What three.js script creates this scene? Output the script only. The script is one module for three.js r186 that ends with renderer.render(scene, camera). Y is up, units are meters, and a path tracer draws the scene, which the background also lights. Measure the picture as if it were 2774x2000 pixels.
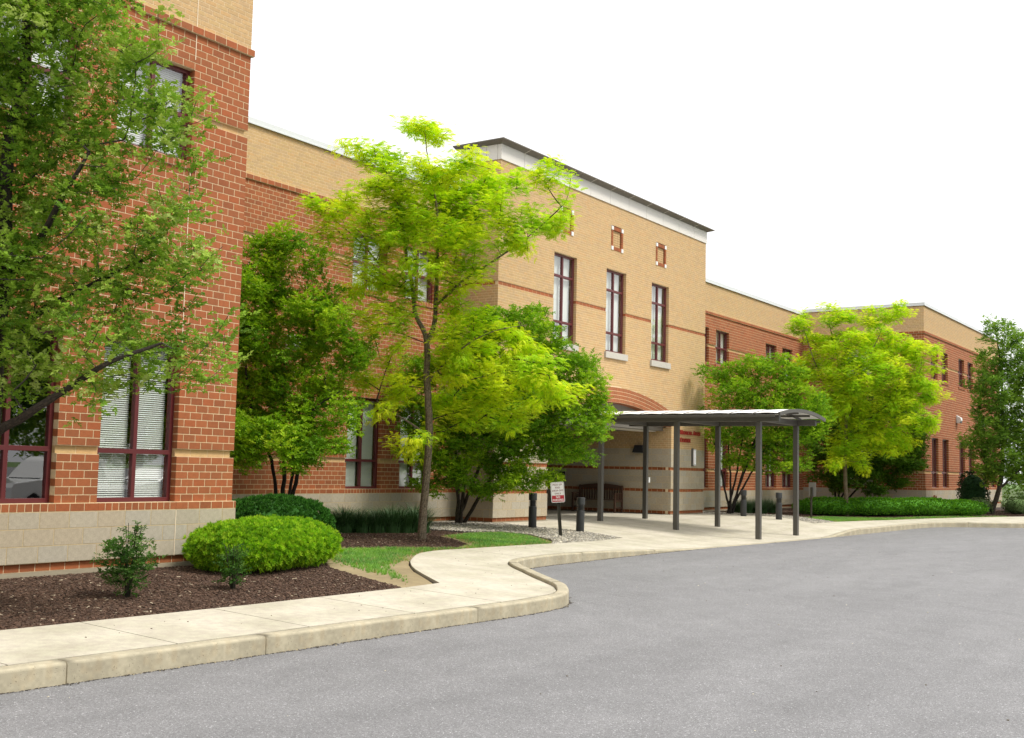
import * as THREE from 'three';
import { mergeGeometries } from 'three/addons/utils/BufferGeometryUtils.js';
import { RoundedBoxGeometry } from 'three/addons/geometries/RoundedBoxGeometry.js';
import { FontLoader } from 'three/addons/loaders/FontLoader.js';
import { TextGeometry } from 'three/addons/geometries/TextGeometry.js';
import { createNoise2D, createNoise3D } from 'simplex-noise';

// ---------------------------------------------------------------- camera, sky, sun, exposure
const V = (x, y, z) => new THREE.Vector3(x, y, z);
const FOC = 3098.6, CAM = V(-11.3093, 1.3538, 12.5101);
const YAW = 55.652 * Math.PI / 180, PIT = 4.994 * Math.PI / 180, ROL = 1.273 * Math.PI / 180;
const FW = V(Math.sin(YAW) * Math.cos(PIT), Math.sin(PIT), -Math.cos(YAW) * Math.cos(PIT));
const R0 = FW.clone().cross(V(0, 1, 0)).normalize(), U0 = R0.clone().cross(FW);
const RT = R0.clone().multiplyScalar(Math.cos(ROL)).addScaledVector(U0, Math.sin(ROL));
const UPV = U0.clone().multiplyScalar(Math.cos(ROL)).addScaledVector(R0, -Math.sin(ROL));
const scene = new THREE.Scene();
const camera = new THREE.PerspectiveCamera(2 * Math.atan(1000 / FOC) * 180 / Math.PI, 2774 / 2000, 0.1, 900);
camera.position.copy(CAM);
camera.quaternion.setFromRotationMatrix(new THREE.Matrix4().makeBasis(RT, UPV, FW.clone().negate()));
// a photo pixel and a depth along the view axis -> a point
const P = (px, py, zc) => CAM.clone().addScaledVector(FW, zc).addScaledVector(RT, (px - 1387) / FOC * zc).addScaledVector(UPV, -(py - 1000) / FOC * zc);
const depthOf = (x, y, z) => V(x, y, z).sub(CAM).dot(FW);

const renderer = new THREE.WebGLRenderer({ antialias: true });
renderer.setSize(1024, 738);
renderer.toneMapping = THREE.LinearToneMapping;
renderer.toneMappingExposure = 1.5;
renderer.shadowMap.enabled = true;

{ // bright overcast sky: white, twice as bright overhead as at the horizon
  const w = 64, h = 64, d = new Float32Array(w * h * 4);
  for (let j = 0; j < h; j++) for (let i = 0; i < w; i++) {
    const el = ((j + 0.5) / h - 0.5) * Math.PI, s = Math.max(0, Math.sin(el)), L = 0.80 + 0.36 * s;
    d.set([L, L, L * 1.01, 1], (j * w + i) * 4);
  }
  const sky = new THREE.DataTexture(d, w, h, THREE.RGBAFormat, THREE.FloatType);
  sky.mapping = THREE.EquirectangularReflectionMapping; sky.minFilter = sky.magFilter = THREE.LinearFilter; sky.needsUpdate = true;
  scene.background = sky; scene.environment = sky;
}
const sun = new THREE.DirectionalLight(new THREE.Color(1, 0.96, 0.88), 2.3);
sun.position.set(25, 56, 34); sun.target.position.set(10, 0, -2);
sun.castShadow = true; sun.shadow.radius = 26; sun.shadow.mapSize.set(4096, 4096);
Object.assign(sun.shadow.camera, { left: -60, right: 60, top: 60, bottom: -60, near: 1, far: 160 });
scene.add(sun, sun.target);

// ---------------------------------------------------------------- helpers
function rng(seed) { let a = seed >>> 0; return () => { a = (a + 0x6D2B79F5) | 0; let t = Math.imul(a ^ (a >>> 15), 1 | a); t = (t + Math.imul(t ^ (t >>> 7), 61 | t)) ^ t; return ((t ^ (t >>> 14)) >>> 0) / 4294967296; }; }
const n2 = createNoise2D(rng(5)), n3 = createNoise3D(rng(6));
const lin = (r, g, b) => new THREE.Color().setRGB(r, g, b);
const sm = (a, b, x) => { const t = Math.min(1, Math.max(0, (x - a) / (b - a))); return t * t * (3 - 2 * t); };
const clamp = (x, a, b) => Math.min(b, Math.max(a, x));
const used = {};
function numbered(n) { used[n] = (used[n] ?? -1) + 1; return used[n] ? n + '_' + String(used[n]).padStart(3, '0') : n; }
function tag(o, label, category, group, kind) { Object.assign(o.userData, { label, category }); if (group) o.userData.group = group; if (kind) o.userData.kind = kind; return o; }
function thing(name, label, category, pos = [0, 0, 0], turn = 0, group) {
  const g = new THREE.Group(); g.name = numbered(name); g.position.set(...pos); g.rotation.y = turn; scene.add(g); return tag(g, label, category, group);
}
function struct(o, name, label) { o.name = numbered(name); o.userData.kind = 'structure'; o.userData.label = label; o.userData.category = name.replace(/_/g, ' '); scene.add(o); return o; }
function mesh(name, geo, m, parent, pos, rot) {
  const o = new THREE.Mesh(geo, m); o.name = name; o.castShadow = o.receiveShadow = true;
  if (pos) o.position.set(...pos); if (rot) o.rotation.set(...rot); parent.add(o); return o;
}
const box = (w, h, d, x = 0, y = 0, z = 0) => new THREE.BoxGeometry(w, h, d).translate(x, y, z);
const rbox = (w, h, d, r, x = 0, y = 0, z = 0) => new RoundedBoxGeometry(w, h, d, 1, r).translate(x, y, z);
const cyl = (r0, r1, h, n, x = 0, y = 0, z = 0) => new THREE.CylinderGeometry(r0, r1, h, n).translate(x, y + h / 2, z);
const plain = (gs) => mergeGeometries(gs.map((g) => { g = g.index ? g.toNonIndexed() : g; for (const k of Object.keys(g.attributes)) if (!['position', 'normal', 'uv'].includes(k)) g.deleteAttribute(k); return g; }));
// raw triangle collector with vertex colours and metric uv
class Soup {
  constructor() { this.p = []; this.n = []; this.c = []; this.u = []; }
  quad(a, b, c, d, n, col, uv) {
    this.p.push(...a, ...b, ...c, ...a, ...c, ...d);
    for (let i = 0; i < 6; i++) { this.n.push(...n); this.c.push(...col); }
    uv = uv || [0, 0, 1, 0, 1, 1, 0, 1];
    this.u.push(uv[0], uv[1], uv[2], uv[3], uv[4], uv[5], uv[0], uv[1], uv[4], uv[5], uv[6], uv[7]);
  }
  geo() {
    const g = new THREE.BufferGeometry();
    g.setAttribute('position', new THREE.Float32BufferAttribute(this.p, 3)); g.setAttribute('normal', new THREE.Float32BufferAttribute(this.n, 3));
    g.setAttribute('color', new THREE.Float32BufferAttribute(this.c, 3)); g.setAttribute('uv', new THREE.Float32BufferAttribute(this.u, 2)); return g;
  }
}
function tex(n, f, srgb = true, rep = 1) { // f(i, j) -> [r, g, b] 0..1
  const d = new Uint8Array(n * n * 4);
  for (let j = 0; j < n; j++) for (let i = 0; i < n; i++) { const c = f(i, j); const k = (j * n + i) * 4; d[k] = clamp(c[0], 0, 1) * 255; d[k + 1] = clamp(c[1], 0, 1) * 255; d[k + 2] = clamp(c[2], 0, 1) * 255; d[k + 3] = 255; }
  const t = new THREE.DataTexture(d, n, n); t.wrapS = t.wrapT = THREE.RepeatWrapping; t.magFilter = THREE.LinearFilter; t.minFilter = THREE.LinearMipmapLinearFilter; t.generateMipmaps = true;
  if (srgb) t.colorSpace = THREE.SRGBColorSpace; t.repeat.set(rep, rep); t.needsUpdate = true; return t;
}
// tileable value noise on an n x n raster
function tileNoise(n, cells, seed) {
  const r = rng(seed), g = new Float32Array(cells * cells); for (let i = 0; i < g.length; i++) g[i] = r();
  return (i, j) => { const x = i / n * cells, y = j / n * cells, x0 = Math.floor(x), y0 = Math.floor(y), fx = x - x0, fy = y - y0, sx = fx * fx * (3 - 2 * fx), sy = fy * fy * (3 - 2 * fy), a = x0 % cells, b = (x0 + 1) % cells, c = (y0 % cells) * cells, d = ((y0 + 1) % cells) * cells; return (g[c + a] * (1 - sx) + g[c + b] * sx) * (1 - sy) + (g[d + a] * (1 - sx) + g[d + b] * sx) * sy; };
}
// ---------------------------------------------------------------- materials
const grain = (() => { const r = rng(11), a = tileNoise(512, 64, 1), b = tileNoise(512, 16, 2); return tex(512, (i, j) => { const v = 0.93 + 0.06 * (a(i, j) - .5) + 0.05 * (b(i, j) - .5) + (r() - .5) * .08; return [v, v, v]; }, true, 1.6); })();
const S = (color, rough = 0.9, extra = {}) => new THREE.MeshStandardMaterial({ color, roughness: rough, ...extra });
const tones = (base, ds) => ds.map((d) => { const c = Array.isArray(d) ? d : [d, d, d]; return lin(base[0] * c[0], base[1] * c[1], base[2] * c[2]); });
const PAL = {
  red: tones([0.37, 0.112, 0.037], [1, 0.93, 1.07, [1.05, .95, .9], [.9, .95, 1.0], [1.02, 1.08, 1.1], [0.84, .84, .86]]),
  tan: tones([0.585, 0.385, 0.185], [1, .94, 1.05, [1.03, .98, .92], [.95, .97, 1.05], [1.0, 1.03, 1.0]]),
  block: tones([0.49, 0.425, 0.32], [1, .95, 1.04, [1.02, .98, .93], [.97, 1, 1.05]]),
  mortar: [lin(0.80, 0.62, 0.38)], blockmortar: [lin(0.60, 0.47, 0.27)],
};
const MAT = {};
for (const k in PAL) MAT[k] = PAL[k].map((c) => S(c, 0.92, { map: grain, bumpMap: grain, bumpScale: 0.0015 }));
const vcMat = new THREE.MeshStandardMaterial({ color: 0xffffff, vertexColors: true, roughness: 0.92, map: grain, bumpMap: grain, bumpScale: 0.0015 });
const frameMat = S(lin(0.105, 0.014, 0.016), 0.42);
const glassMat = new THREE.MeshPhysicalMaterial({ color: lin(0.93, 0.97, 0.96), roughness: 0.0, transmission: 1, thickness: 0, ior: 2.25, specularIntensity: 1 });
const blindMat = S(lin(0.74, 0.73, 0.68), 0.7);
const copingMat = S(lin(0.62, 0.64, 0.65), 0.45, { metalness: 0.1 });
const panelMat = S(lin(0.66, 0.63, 0.58), 0.5);
const corniceMat = S(lin(0.16, 0.145, 0.125), 0.55);
const steelMat = S(lin(0.105, 0.098, 0.084), 0.5, { metalness: 0.15, map: grain });
const stoneMat = S(lin(0.55, 0.52, 0.46), 0.85, { map: grain });
const eifsMat = S(lin(0.24, 0.22, 0.19), 0.9, { map: grain });
const darkMat = S(lin(0.02, 0.02, 0.022), 0.5);
const whiteMat = S(lin(0.72, 0.72, 0.70), 0.6);
const foundMat = S(lin(0.40, 0.34, 0.24), 0.95, { map: grain });
const concTex = (() => { const r = rng(21), a = tileNoise(1024, 6, 3), b = tileNoise(1024, 40, 4), c = tileNoise(1024, 200, 8); return tex(1024, (i, j) => { const v = 0.88 + 0.10 * (a(i, j) - .5) + 0.06 * (b(i, j) - .5) + .05 * (c(i, j) - .5) + (r() - .5) * .06 - (r() < .0006 ? .18 : 0); return [v, v * (.985 + .02 * (b(i, j) - .5)), v * (.95 + .03 * (a(i, j) - .5))]; }, true, 0.42); })();
const concMat = S(lin(0.62, 0.59, 0.51), 0.9, { map: concTex, bumpMap: concTex, bumpScale: 0.002 });
const kerbTex = (() => { const r = rng(31), a = tileNoise(1024, 8, 5), b = tileNoise(1024, 60, 6), c = tileNoise(1024, 160, 7); return tex(1024, (i, j) => { let v = 0.88 + 0.10 * (a(i, j) - .5) + 0.08 * (b(i, j) - .5) + (r() - .5) * .08; if (c(i, j) > .92) v -= .16; const o = .03 * sm(.6, .9, a((i * 3) % 1024, (j * 2) % 1024)); return [v, v * .97 - o * .5, v * .9 - o]; }, true, 0.6); })();
const kerbMat = S(lin(0.52, 0.495, 0.42), 0.92, { map: kerbTex, bumpMap: kerbTex, bumpScale: 0.004 });

// ---------------------------------------------------------------- ground shape
const KP = [[-40, 4.3], [-20, 4.62], [-9, 4.72], [-6.4, 4.78], [-4, 4.9], [-2.6, 4.95], [-.9, 5.03], [.2, 5.05], [.83, 5.0], [1.3, 4.84], [1.65, 4.62], [2.0, 4.36], [2.48, 3.88], [3.0, 3.34], [3.55, 2.8], [4.0, 2.34], [4.4, 1.98], [4.85, 1.74], [5.5, 1.6], [7, 1.52], [10, 1.45], [13, 1.5], [16, 1.7], [20, 1.88], [24, 1.95], [27.8, 1.98], [29.5, 2.08], [30.6, 2.4], [31.5, 3.1], [32.2, 3.85], [33, 4.5], [34.5, 5.3], [37, 6.3], [42, 8.1], [60, 14.5], [90, 25], [130, 39]];
const RY = -0.34;
function K(x) {
  let i = 1; while (i < KP.length - 2 && KP[i + 1][0] < x) i++;
  if (x < KP[1][0]) i = 0; const n = KP.length, p = (k) => KP[clamp(k, 0, n - 1)];
  const a = p(i - 1), b = p(i), c = p(i + 1), d = p(i + 2), h = c[0] - b[0], t = clamp((x - b[0]) / h, -1, 2);
  const m0 = i ? (c[1] - a[1]) / (c[0] - a[0]) * h : c[1] - b[1], m1 = (d[1] - b[1]) / (d[0] - b[0] || 1) * h, t2 = t * t, t3 = t2 * t;
  return (2 * t3 - 3 * t2 + 1) * b[1] + (t3 - 2 * t2 + t) * m0 + (-2 * t3 + 3 * t2) * c[1] + (t3 - t2) * m1;
}
const zk0 = (x) => 4.9 - 2.9 * sm(.5, 4.2, x) + (x > 29 ? (K(x) - 2.0) * sm(29, 31, x) : 0);
function H(x, z) {
  const h = Math.min(-0.02, -0.18 + 0.04 * (zk0(x) - z)), hc = clamp(-0.33 - .0637 * (z - 1.05), -.334, -.02);
  return Math.max(h, -.19) + (hc - Math.max(h, -.19)) * sm(6, 13.5, x) * (1 - sm(19.5, 22.5, x));
}
// ---------------------------------------------------------------- asphalt, soil, kerb, walks
const asphTex = (() => {
  const r = rng(41), a = tileNoise(2048, 300, 9), b = tileNoise(2048, 700, 10), c = tileNoise(2048, 20, 12);
  return tex(2048, (i, j) => { let v = 0.60 + .06 * (a(i, j) - .5) + .20 * (b(i, j) - .5) + .03 * (c(i, j) - .5) + (r() - .5) * .12; if (b(i, j) > .84 && a(i, j) > .6) v += .3; if (b(i, j) < .1) v -= .12; return [v, v * .995, v * 1.0]; }, true, 0.26);
})();
const asphMat = new THREE.MeshStandardMaterial({ color: lin(0.56, 0.56, 0.565), roughness: 0.88, vertexColors: true, map: asphTex, bumpMap: asphTex, bumpScale: 0.003 });
function strips(xs, rows, colour) { // rows(x) -> list of [z, y]; one sheet
  const p = [], u = [], c = [], idx = [], m = rows(xs[0]).length;
  xs.forEach((x) => rows(x).forEach(([z, y]) => { p.push(x, y, z); u.push(x, z); c.push(...colour(x, z)); }));
  for (let i = 0; i < xs.length - 1; i++) for (let j = 0; j < m - 1; j++) { const a = i * m + j, b = a + m; idx.push(a, a + 1, b, b, a + 1, b + 1); }
  const g = new THREE.BufferGeometry(); g.setAttribute('position', new THREE.Float32BufferAttribute(p, 3)); g.setAttribute('uv', new THREE.Float32BufferAttribute(u, 2)); g.setAttribute('color', new THREE.Float32BufferAttribute(c, 3)); g.setIndex(idx); g.computeVertexNormals(); return g;
}
const XS = []; for (let x = -120; x < 320; x += (x > -13 && x < 36) ? 0.2 : (x > -30 && x < 60) ? 1 : 10) XS.push(x);
{
  const zs = []; for (let z = 0; z < 150; z += z < 16 ? .2 : z < 40 ? 1 : 12) zs.push(z);
  const g = strips(XS, (x) => { const k = K(x) - .08; return zs.map((z) => [k + z, RY]); }, (x, z) => {
    let v = 1 + .06 * n2(x * .12, z * .4) + .03 * n2(x * .5 + 9, z * 1.4) + .02 * n2(x * 1.7, z * 2.6 + 4);
    const track = (zz, w) => Math.exp(-(((z - zz + .35 * n2(x * .12, zz)) / w) ** 2));
    v -= .07 * track(9.2, .3) + .06 * track(7.4, .28) + .04 * track(11.6, .4);
    const e = z - K(x); if (e < .3) v *= .93 + .07 * sm(.02, .3, e + .12 * n2(x * 3, z * 3));
    v += .045 * n2(x * .3 + 4, z * 3.1) + .03 * n2(x * 1.1, z * 7); v -= .05 * sm(.42, .62, n2(x * .55 + 40, z * 2.3 + 7));
    v -= .45 * sm(.32, .05, Math.hypot(x + 7.9, z - 7.35)); return [v, v, v * 1.005];
  });
  const o = new THREE.Mesh(g, asphMat); o.receiveShadow = true; struct(o, 'road', 'worn grey asphalt road in front of the kerb');
}
{ // soil under the planting, lawn on the land beyond
  const soil = tex(512, ((a, b, r) => (i, j) => { const v = .5 + .5 * (a(i, j) - .5) + .3 * (b(i, j) - .5) + (r() - .5) * .3; return [v, v * .9, v * .82]; })(tileNoise(512, 60, 13), tileNoise(512, 160, 14), rng(51)), true, .8);
  const g = strips(XS, (x) => { const k = K(x) - .07, out = []; const zz = [0, .3, .8, 1.4, 2, 2.6, 3.2, 3.9, 4.6, 5.3, 6, 7, 8, 9, 12, 18, 40, 90, 200]; for (const d of zz) { const z = k - d; out.push([z, H(x, z) - .045 - (z < -14 ? .2 : 0) - (x > 56 ? .02 * (Math.min(x, 90) - 56) : 0)]); } return out; }, (x, z) => (x > 54 + .5 * n2(z, 3) || z < -15 || x < -16) ? [.20, .42, .05] : [.115, .07, .05]);
  const o = new THREE.Mesh(g, new THREE.MeshStandardMaterial({ color: 0xffffff, vertexColors: true, roughness: 1, map: soil, bumpMap: soil, bumpScale: .01 })); o.receiveShadow = true; struct(o, 'ground', 'dark soil of the planting beds running into lawn beyond');
}
{ // far terrain to the horizon
  const g = new THREE.RingGeometry(140, 800, 48, 2).rotateX(-Math.PI / 2).translate(0, -1.4, 0);
  struct(new THREE.Mesh(g, S(lin(.09, .16, .03), 1)), 'terrain', 'far green land out to the horizon');
}
const kerbLift = (x) => .028 * sm(1.0, 1.7, x) * (1 - sm(4.2, 5.0, x));
{ // kerb of cast concrete lengths, joints between them
  const root = new THREE.Group(); struct(root, 'kerb', 'pale concrete kerb between the asphalt and the walk');
  const pts = []; let s = 0; for (let x = -30; x <= 60; x += .02) { const z = K(x); if (pts.length) s += Math.hypot(.02, z - pts[pts.length - 1].z); pts.push({ x, z, s }); }
  const at = (t) => { let lo = 0, hi = pts.length - 1; while (hi - lo > 1) { const m = (lo + hi) >> 1; pts[m].s < t ? lo = m : hi = m; } const a = pts[lo], b = pts[hi], f = (t - a.s) / (b.s - a.s || 1); return { x: a.x + (b.x - a.x) * f, z: a.z + (b.z - a.z) * f }; };
  const sOf = (x) => pts[Math.round((x + 30) / .02)].s;
  const cuts = [0]; for (let t = sOf(-5.9) - 15; t < sOf(-6.5); t += 3) cuts.push(t); cuts.push(sOf(-5.9), sOf(-3.97), sOf(-.92)); for (let t = sOf(-.92) + 3.3; t < s; t += 3.05) cuts.push(t); cuts.push(s);
  const prof = [[0, -.5], [0, -.03], [.006, -.012], [.018, -.003], [.04, 0], [.14, -.001], [.15, -.006], [.155, -.02], [.155, -.5]]; // [back from face, relative height]
  for (let i = 0; i + 1 < cuts.length; i++) {
    const a = cuts[i] + .007, b = cuts[i + 1] - .007, n = Math.max(2, Math.ceil((b - a) / .12)), p = [], u = [], idx = [], m = prof.length;
    for (let k = 0; k <= n; k++) {
      const t = a + (b - a) * k / n, q = at(t), q1 = at(Math.min(s, t + .02)), q0 = at(Math.max(0, t - .02)), tx = q1.x - q0.x, tz = q1.z - q0.z, l = Math.hypot(tx, tz), nx = tz / l, nz = -tx / l, top = Math.max(H(q.x, q.z - .1) + kerbLift(q.x), RY + .004);
      let run = 0; prof.forEach(([d, y], j) => { if (j) run += Math.hypot(d - prof[j - 1][0], y - prof[j - 1][1]); p.push(q.x + nx * d, top + y + .0015 * n2(t * 2, j), q.z + nz * d); u.push(t, run); });
    }
    for (let k = 0; k < n; k++) for (let j = 0; j < m - 1; j++) { const c = k * m + j, d = c + m; idx.push(c, d, c + 1, d, d + 1, c + 1); }
    for (const k of [0, n]) for (let j = 1; j < m - 1; j++) k ? idx.push(k * m, k * m + j + 1, k * m + j) : idx.push(0, j, j + 1);
    const g = new THREE.BufferGeometry(); g.setAttribute('position', new THREE.Float32BufferAttribute(p, 3)); g.setAttribute('uv', new THREE.Float32BufferAttribute(u, 2)); g.setIndex(idx); g.computeVertexNormals();
    mesh('kerb_stone', g, kerbMat, root);
  }
}
function clipRect(poly, x0, x1, z0, z1) {
  const cut = (p, f, g) => { const o = []; for (let i = 0; i < p.length; i++) { const a = p[i], b = p[(i + 1) % p.length], fa = f(a), fb = f(b); if (fa >= 0) o.push(a); if ((fa >= 0) !== (fb >= 0)) { const t = fa / (fa - fb); o.push([a[0] + (b[0] - a[0]) * t, a[1] + (b[1] - a[1]) * t]); } } return o; };
  for (const f of [(p) => p[0] - x0, (p) => x1 - p[0], (p) => p[1] - z0, (p) => z1 - p[1]]) { poly = cut(poly, f); if (poly.length < 3) return null; }
  return poly;
}
const area2 = (p) => p.reduce((s, a, i) => { const b = p[(i + 1) % p.length]; return s + a[0] * b[1] - b[0] * a[1]; }, 0) / 2;
function slab(root, poly, drop = .14, lower = () => 0) {
  if (area2(poly) < 0) poly = poly.slice().reverse();
  const pts = poly.map((q) => new THREE.Vector2(q[0], q[1])), tri = THREE.ShapeUtils.triangulateShape(pts, []);
  const so = new Soup(), yy = (q) => H(q[0], q[1]) - lower(q[0], q[1]), top = (q) => [q[0], yy(q), q[1]], bot = (q) => [q[0], yy(q) - drop, q[1]];
  const p = [], u = [];
  for (const t of tri) for (const k of [t[0], t[2], t[1]]) { p.push(...top(poly[k])); u.push(poly[k][0], poly[k][1]); }
  poly.forEach((a, i) => { const b = poly[(i + 1) % poly.length]; for (const v of [top(a), top(b), bot(b), top(a), bot(b), bot(a)]) { p.push(...v); u.push(v[0] + v[2], v[1]); } });
  const g = new THREE.BufferGeometry(); g.setAttribute('position', new THREE.Float32BufferAttribute(p, 3)); g.setAttribute('uv', new THREE.Float32BufferAttribute(u, 2)); g.computeVertexNormals();
  return mesh('concrete_slab', g, concMat, root);
}
function panels(root, poly, xs, zs, lower) {
  for (let i = 0; i + 1 < xs.length; i++) for (let j = 0; j + 1 < zs.length; j++) { const c = clipRect(poly, xs[i] + .007, xs[i + 1] - .007, zs[j] + .007, zs[j + 1] - .007); if (c && Math.abs(area2(c)) > .02) slab(root, c, .14, lower); }
}
const range = (a, b, st) => { const o = []; for (let x = a; x < b - st * .3; x += st) o.push(x); o.push(b); return o; };
const kb = (x) => { const e = .03, s = (K(x + e) - K(x - e)) / (2 * e); return K(x) - .165 * Math.hypot(1, s); };
{
  const root = new THREE.Group(); struct(root, 'sidewalk', 'pale concrete walk behind the kerb with tooled joints');
  const L = [[-20, 3.3], [-5.5, 3.33], [-2.7, 3.44], [-.28, 3.46]]; for (const x of range(-.28, -20, 1).concat()) ;
  for (let x = -.28; x > -20; x -= 1) L.push([x, kb(x)]); L.push([-20, kb(-20)]);
  panels(root, L, range(-.28 - 1.5 * 13, -.28, 1.5), [0, 8]);
  const N = [[-.28, 3.46], [.46, 3.42], [.75, 3.05], [1.1, 2.62], [1.47, 2.2], [1.9, 1.78], [2.29, 1.44], [2.65, 1.14], [3.0, .88], [3.6, .46], [4.0, .22], [4.31, .11], [4.6, .05], [4.93, .02], [5.35, .05]]; for (let x = 5.35; x > -.28; x -= .1) N.push([x, kb(x)]); N.push([-.28, kb(-.28)]);
  panels(root, N, [-.28, 5.35], [-1, 8], (x, z) => .02 * sm(.9, .2, kb(x) - z) * sm(1, 1.7, x) * (1 - sm(4.2, 5, x)));
  const M = [[5.35, .05], [6.7, .1], [8.68, -.05], [10.6, -.33], [12.85, -.7]]; for (let x = 12.85; x > 5.35; x -= .5) M.push([x, kb(x)]); M.push([5.35, kb(5.35)]);
  panels(root, M, range(5.35, 12.85, 1.5), [-1, 3]);
  const E = [[12.85, -.7], [13.2, -2.0], [12.75, -3.1], [12.6, -4.2], [12.6, -4.25], [25.15, -4.25], [25.35, -3.6], [25.3, -1.6], [24.2, -.5], [23.3, .24], [23.3, kb(23.3)]]; for (let x = 23.2; x > 12.85; x -= .5) E.push([x, kb(x)]); E.push([12.85, kb(12.85)]);
  panels(root, E, [12.4, 14.5, 16.2, 18, 19.8, 21.5, 23.3, 26], [-4.3, -2.7, -1.1, .35, 3]);
  panels(root, [[15.16, -13.4], [22.6, -13.4], [22.6, -4.25], [15.16, -4.25]], range(15.1, 22.7, 1.9), [-13.5, -11.7, -9.8, -7.9, -6, -4.254]);
  const Rw = [[23.3, .24], [25.26, .27], [28.17, .62], [30.0, .92], [30.94, 1.14], [32.55, 1.9], [34.9, 2.75], [37.66, 3.68], [48, 7.3]]; for (let x = 48; x > 23.3; x -= .4) Rw.push([x, kb(x)]); Rw.push([23.3, kb(23.3)]);
  panels(root, Rw, range(23.3, 48, 1.55), [-1, 12]);
}
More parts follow.
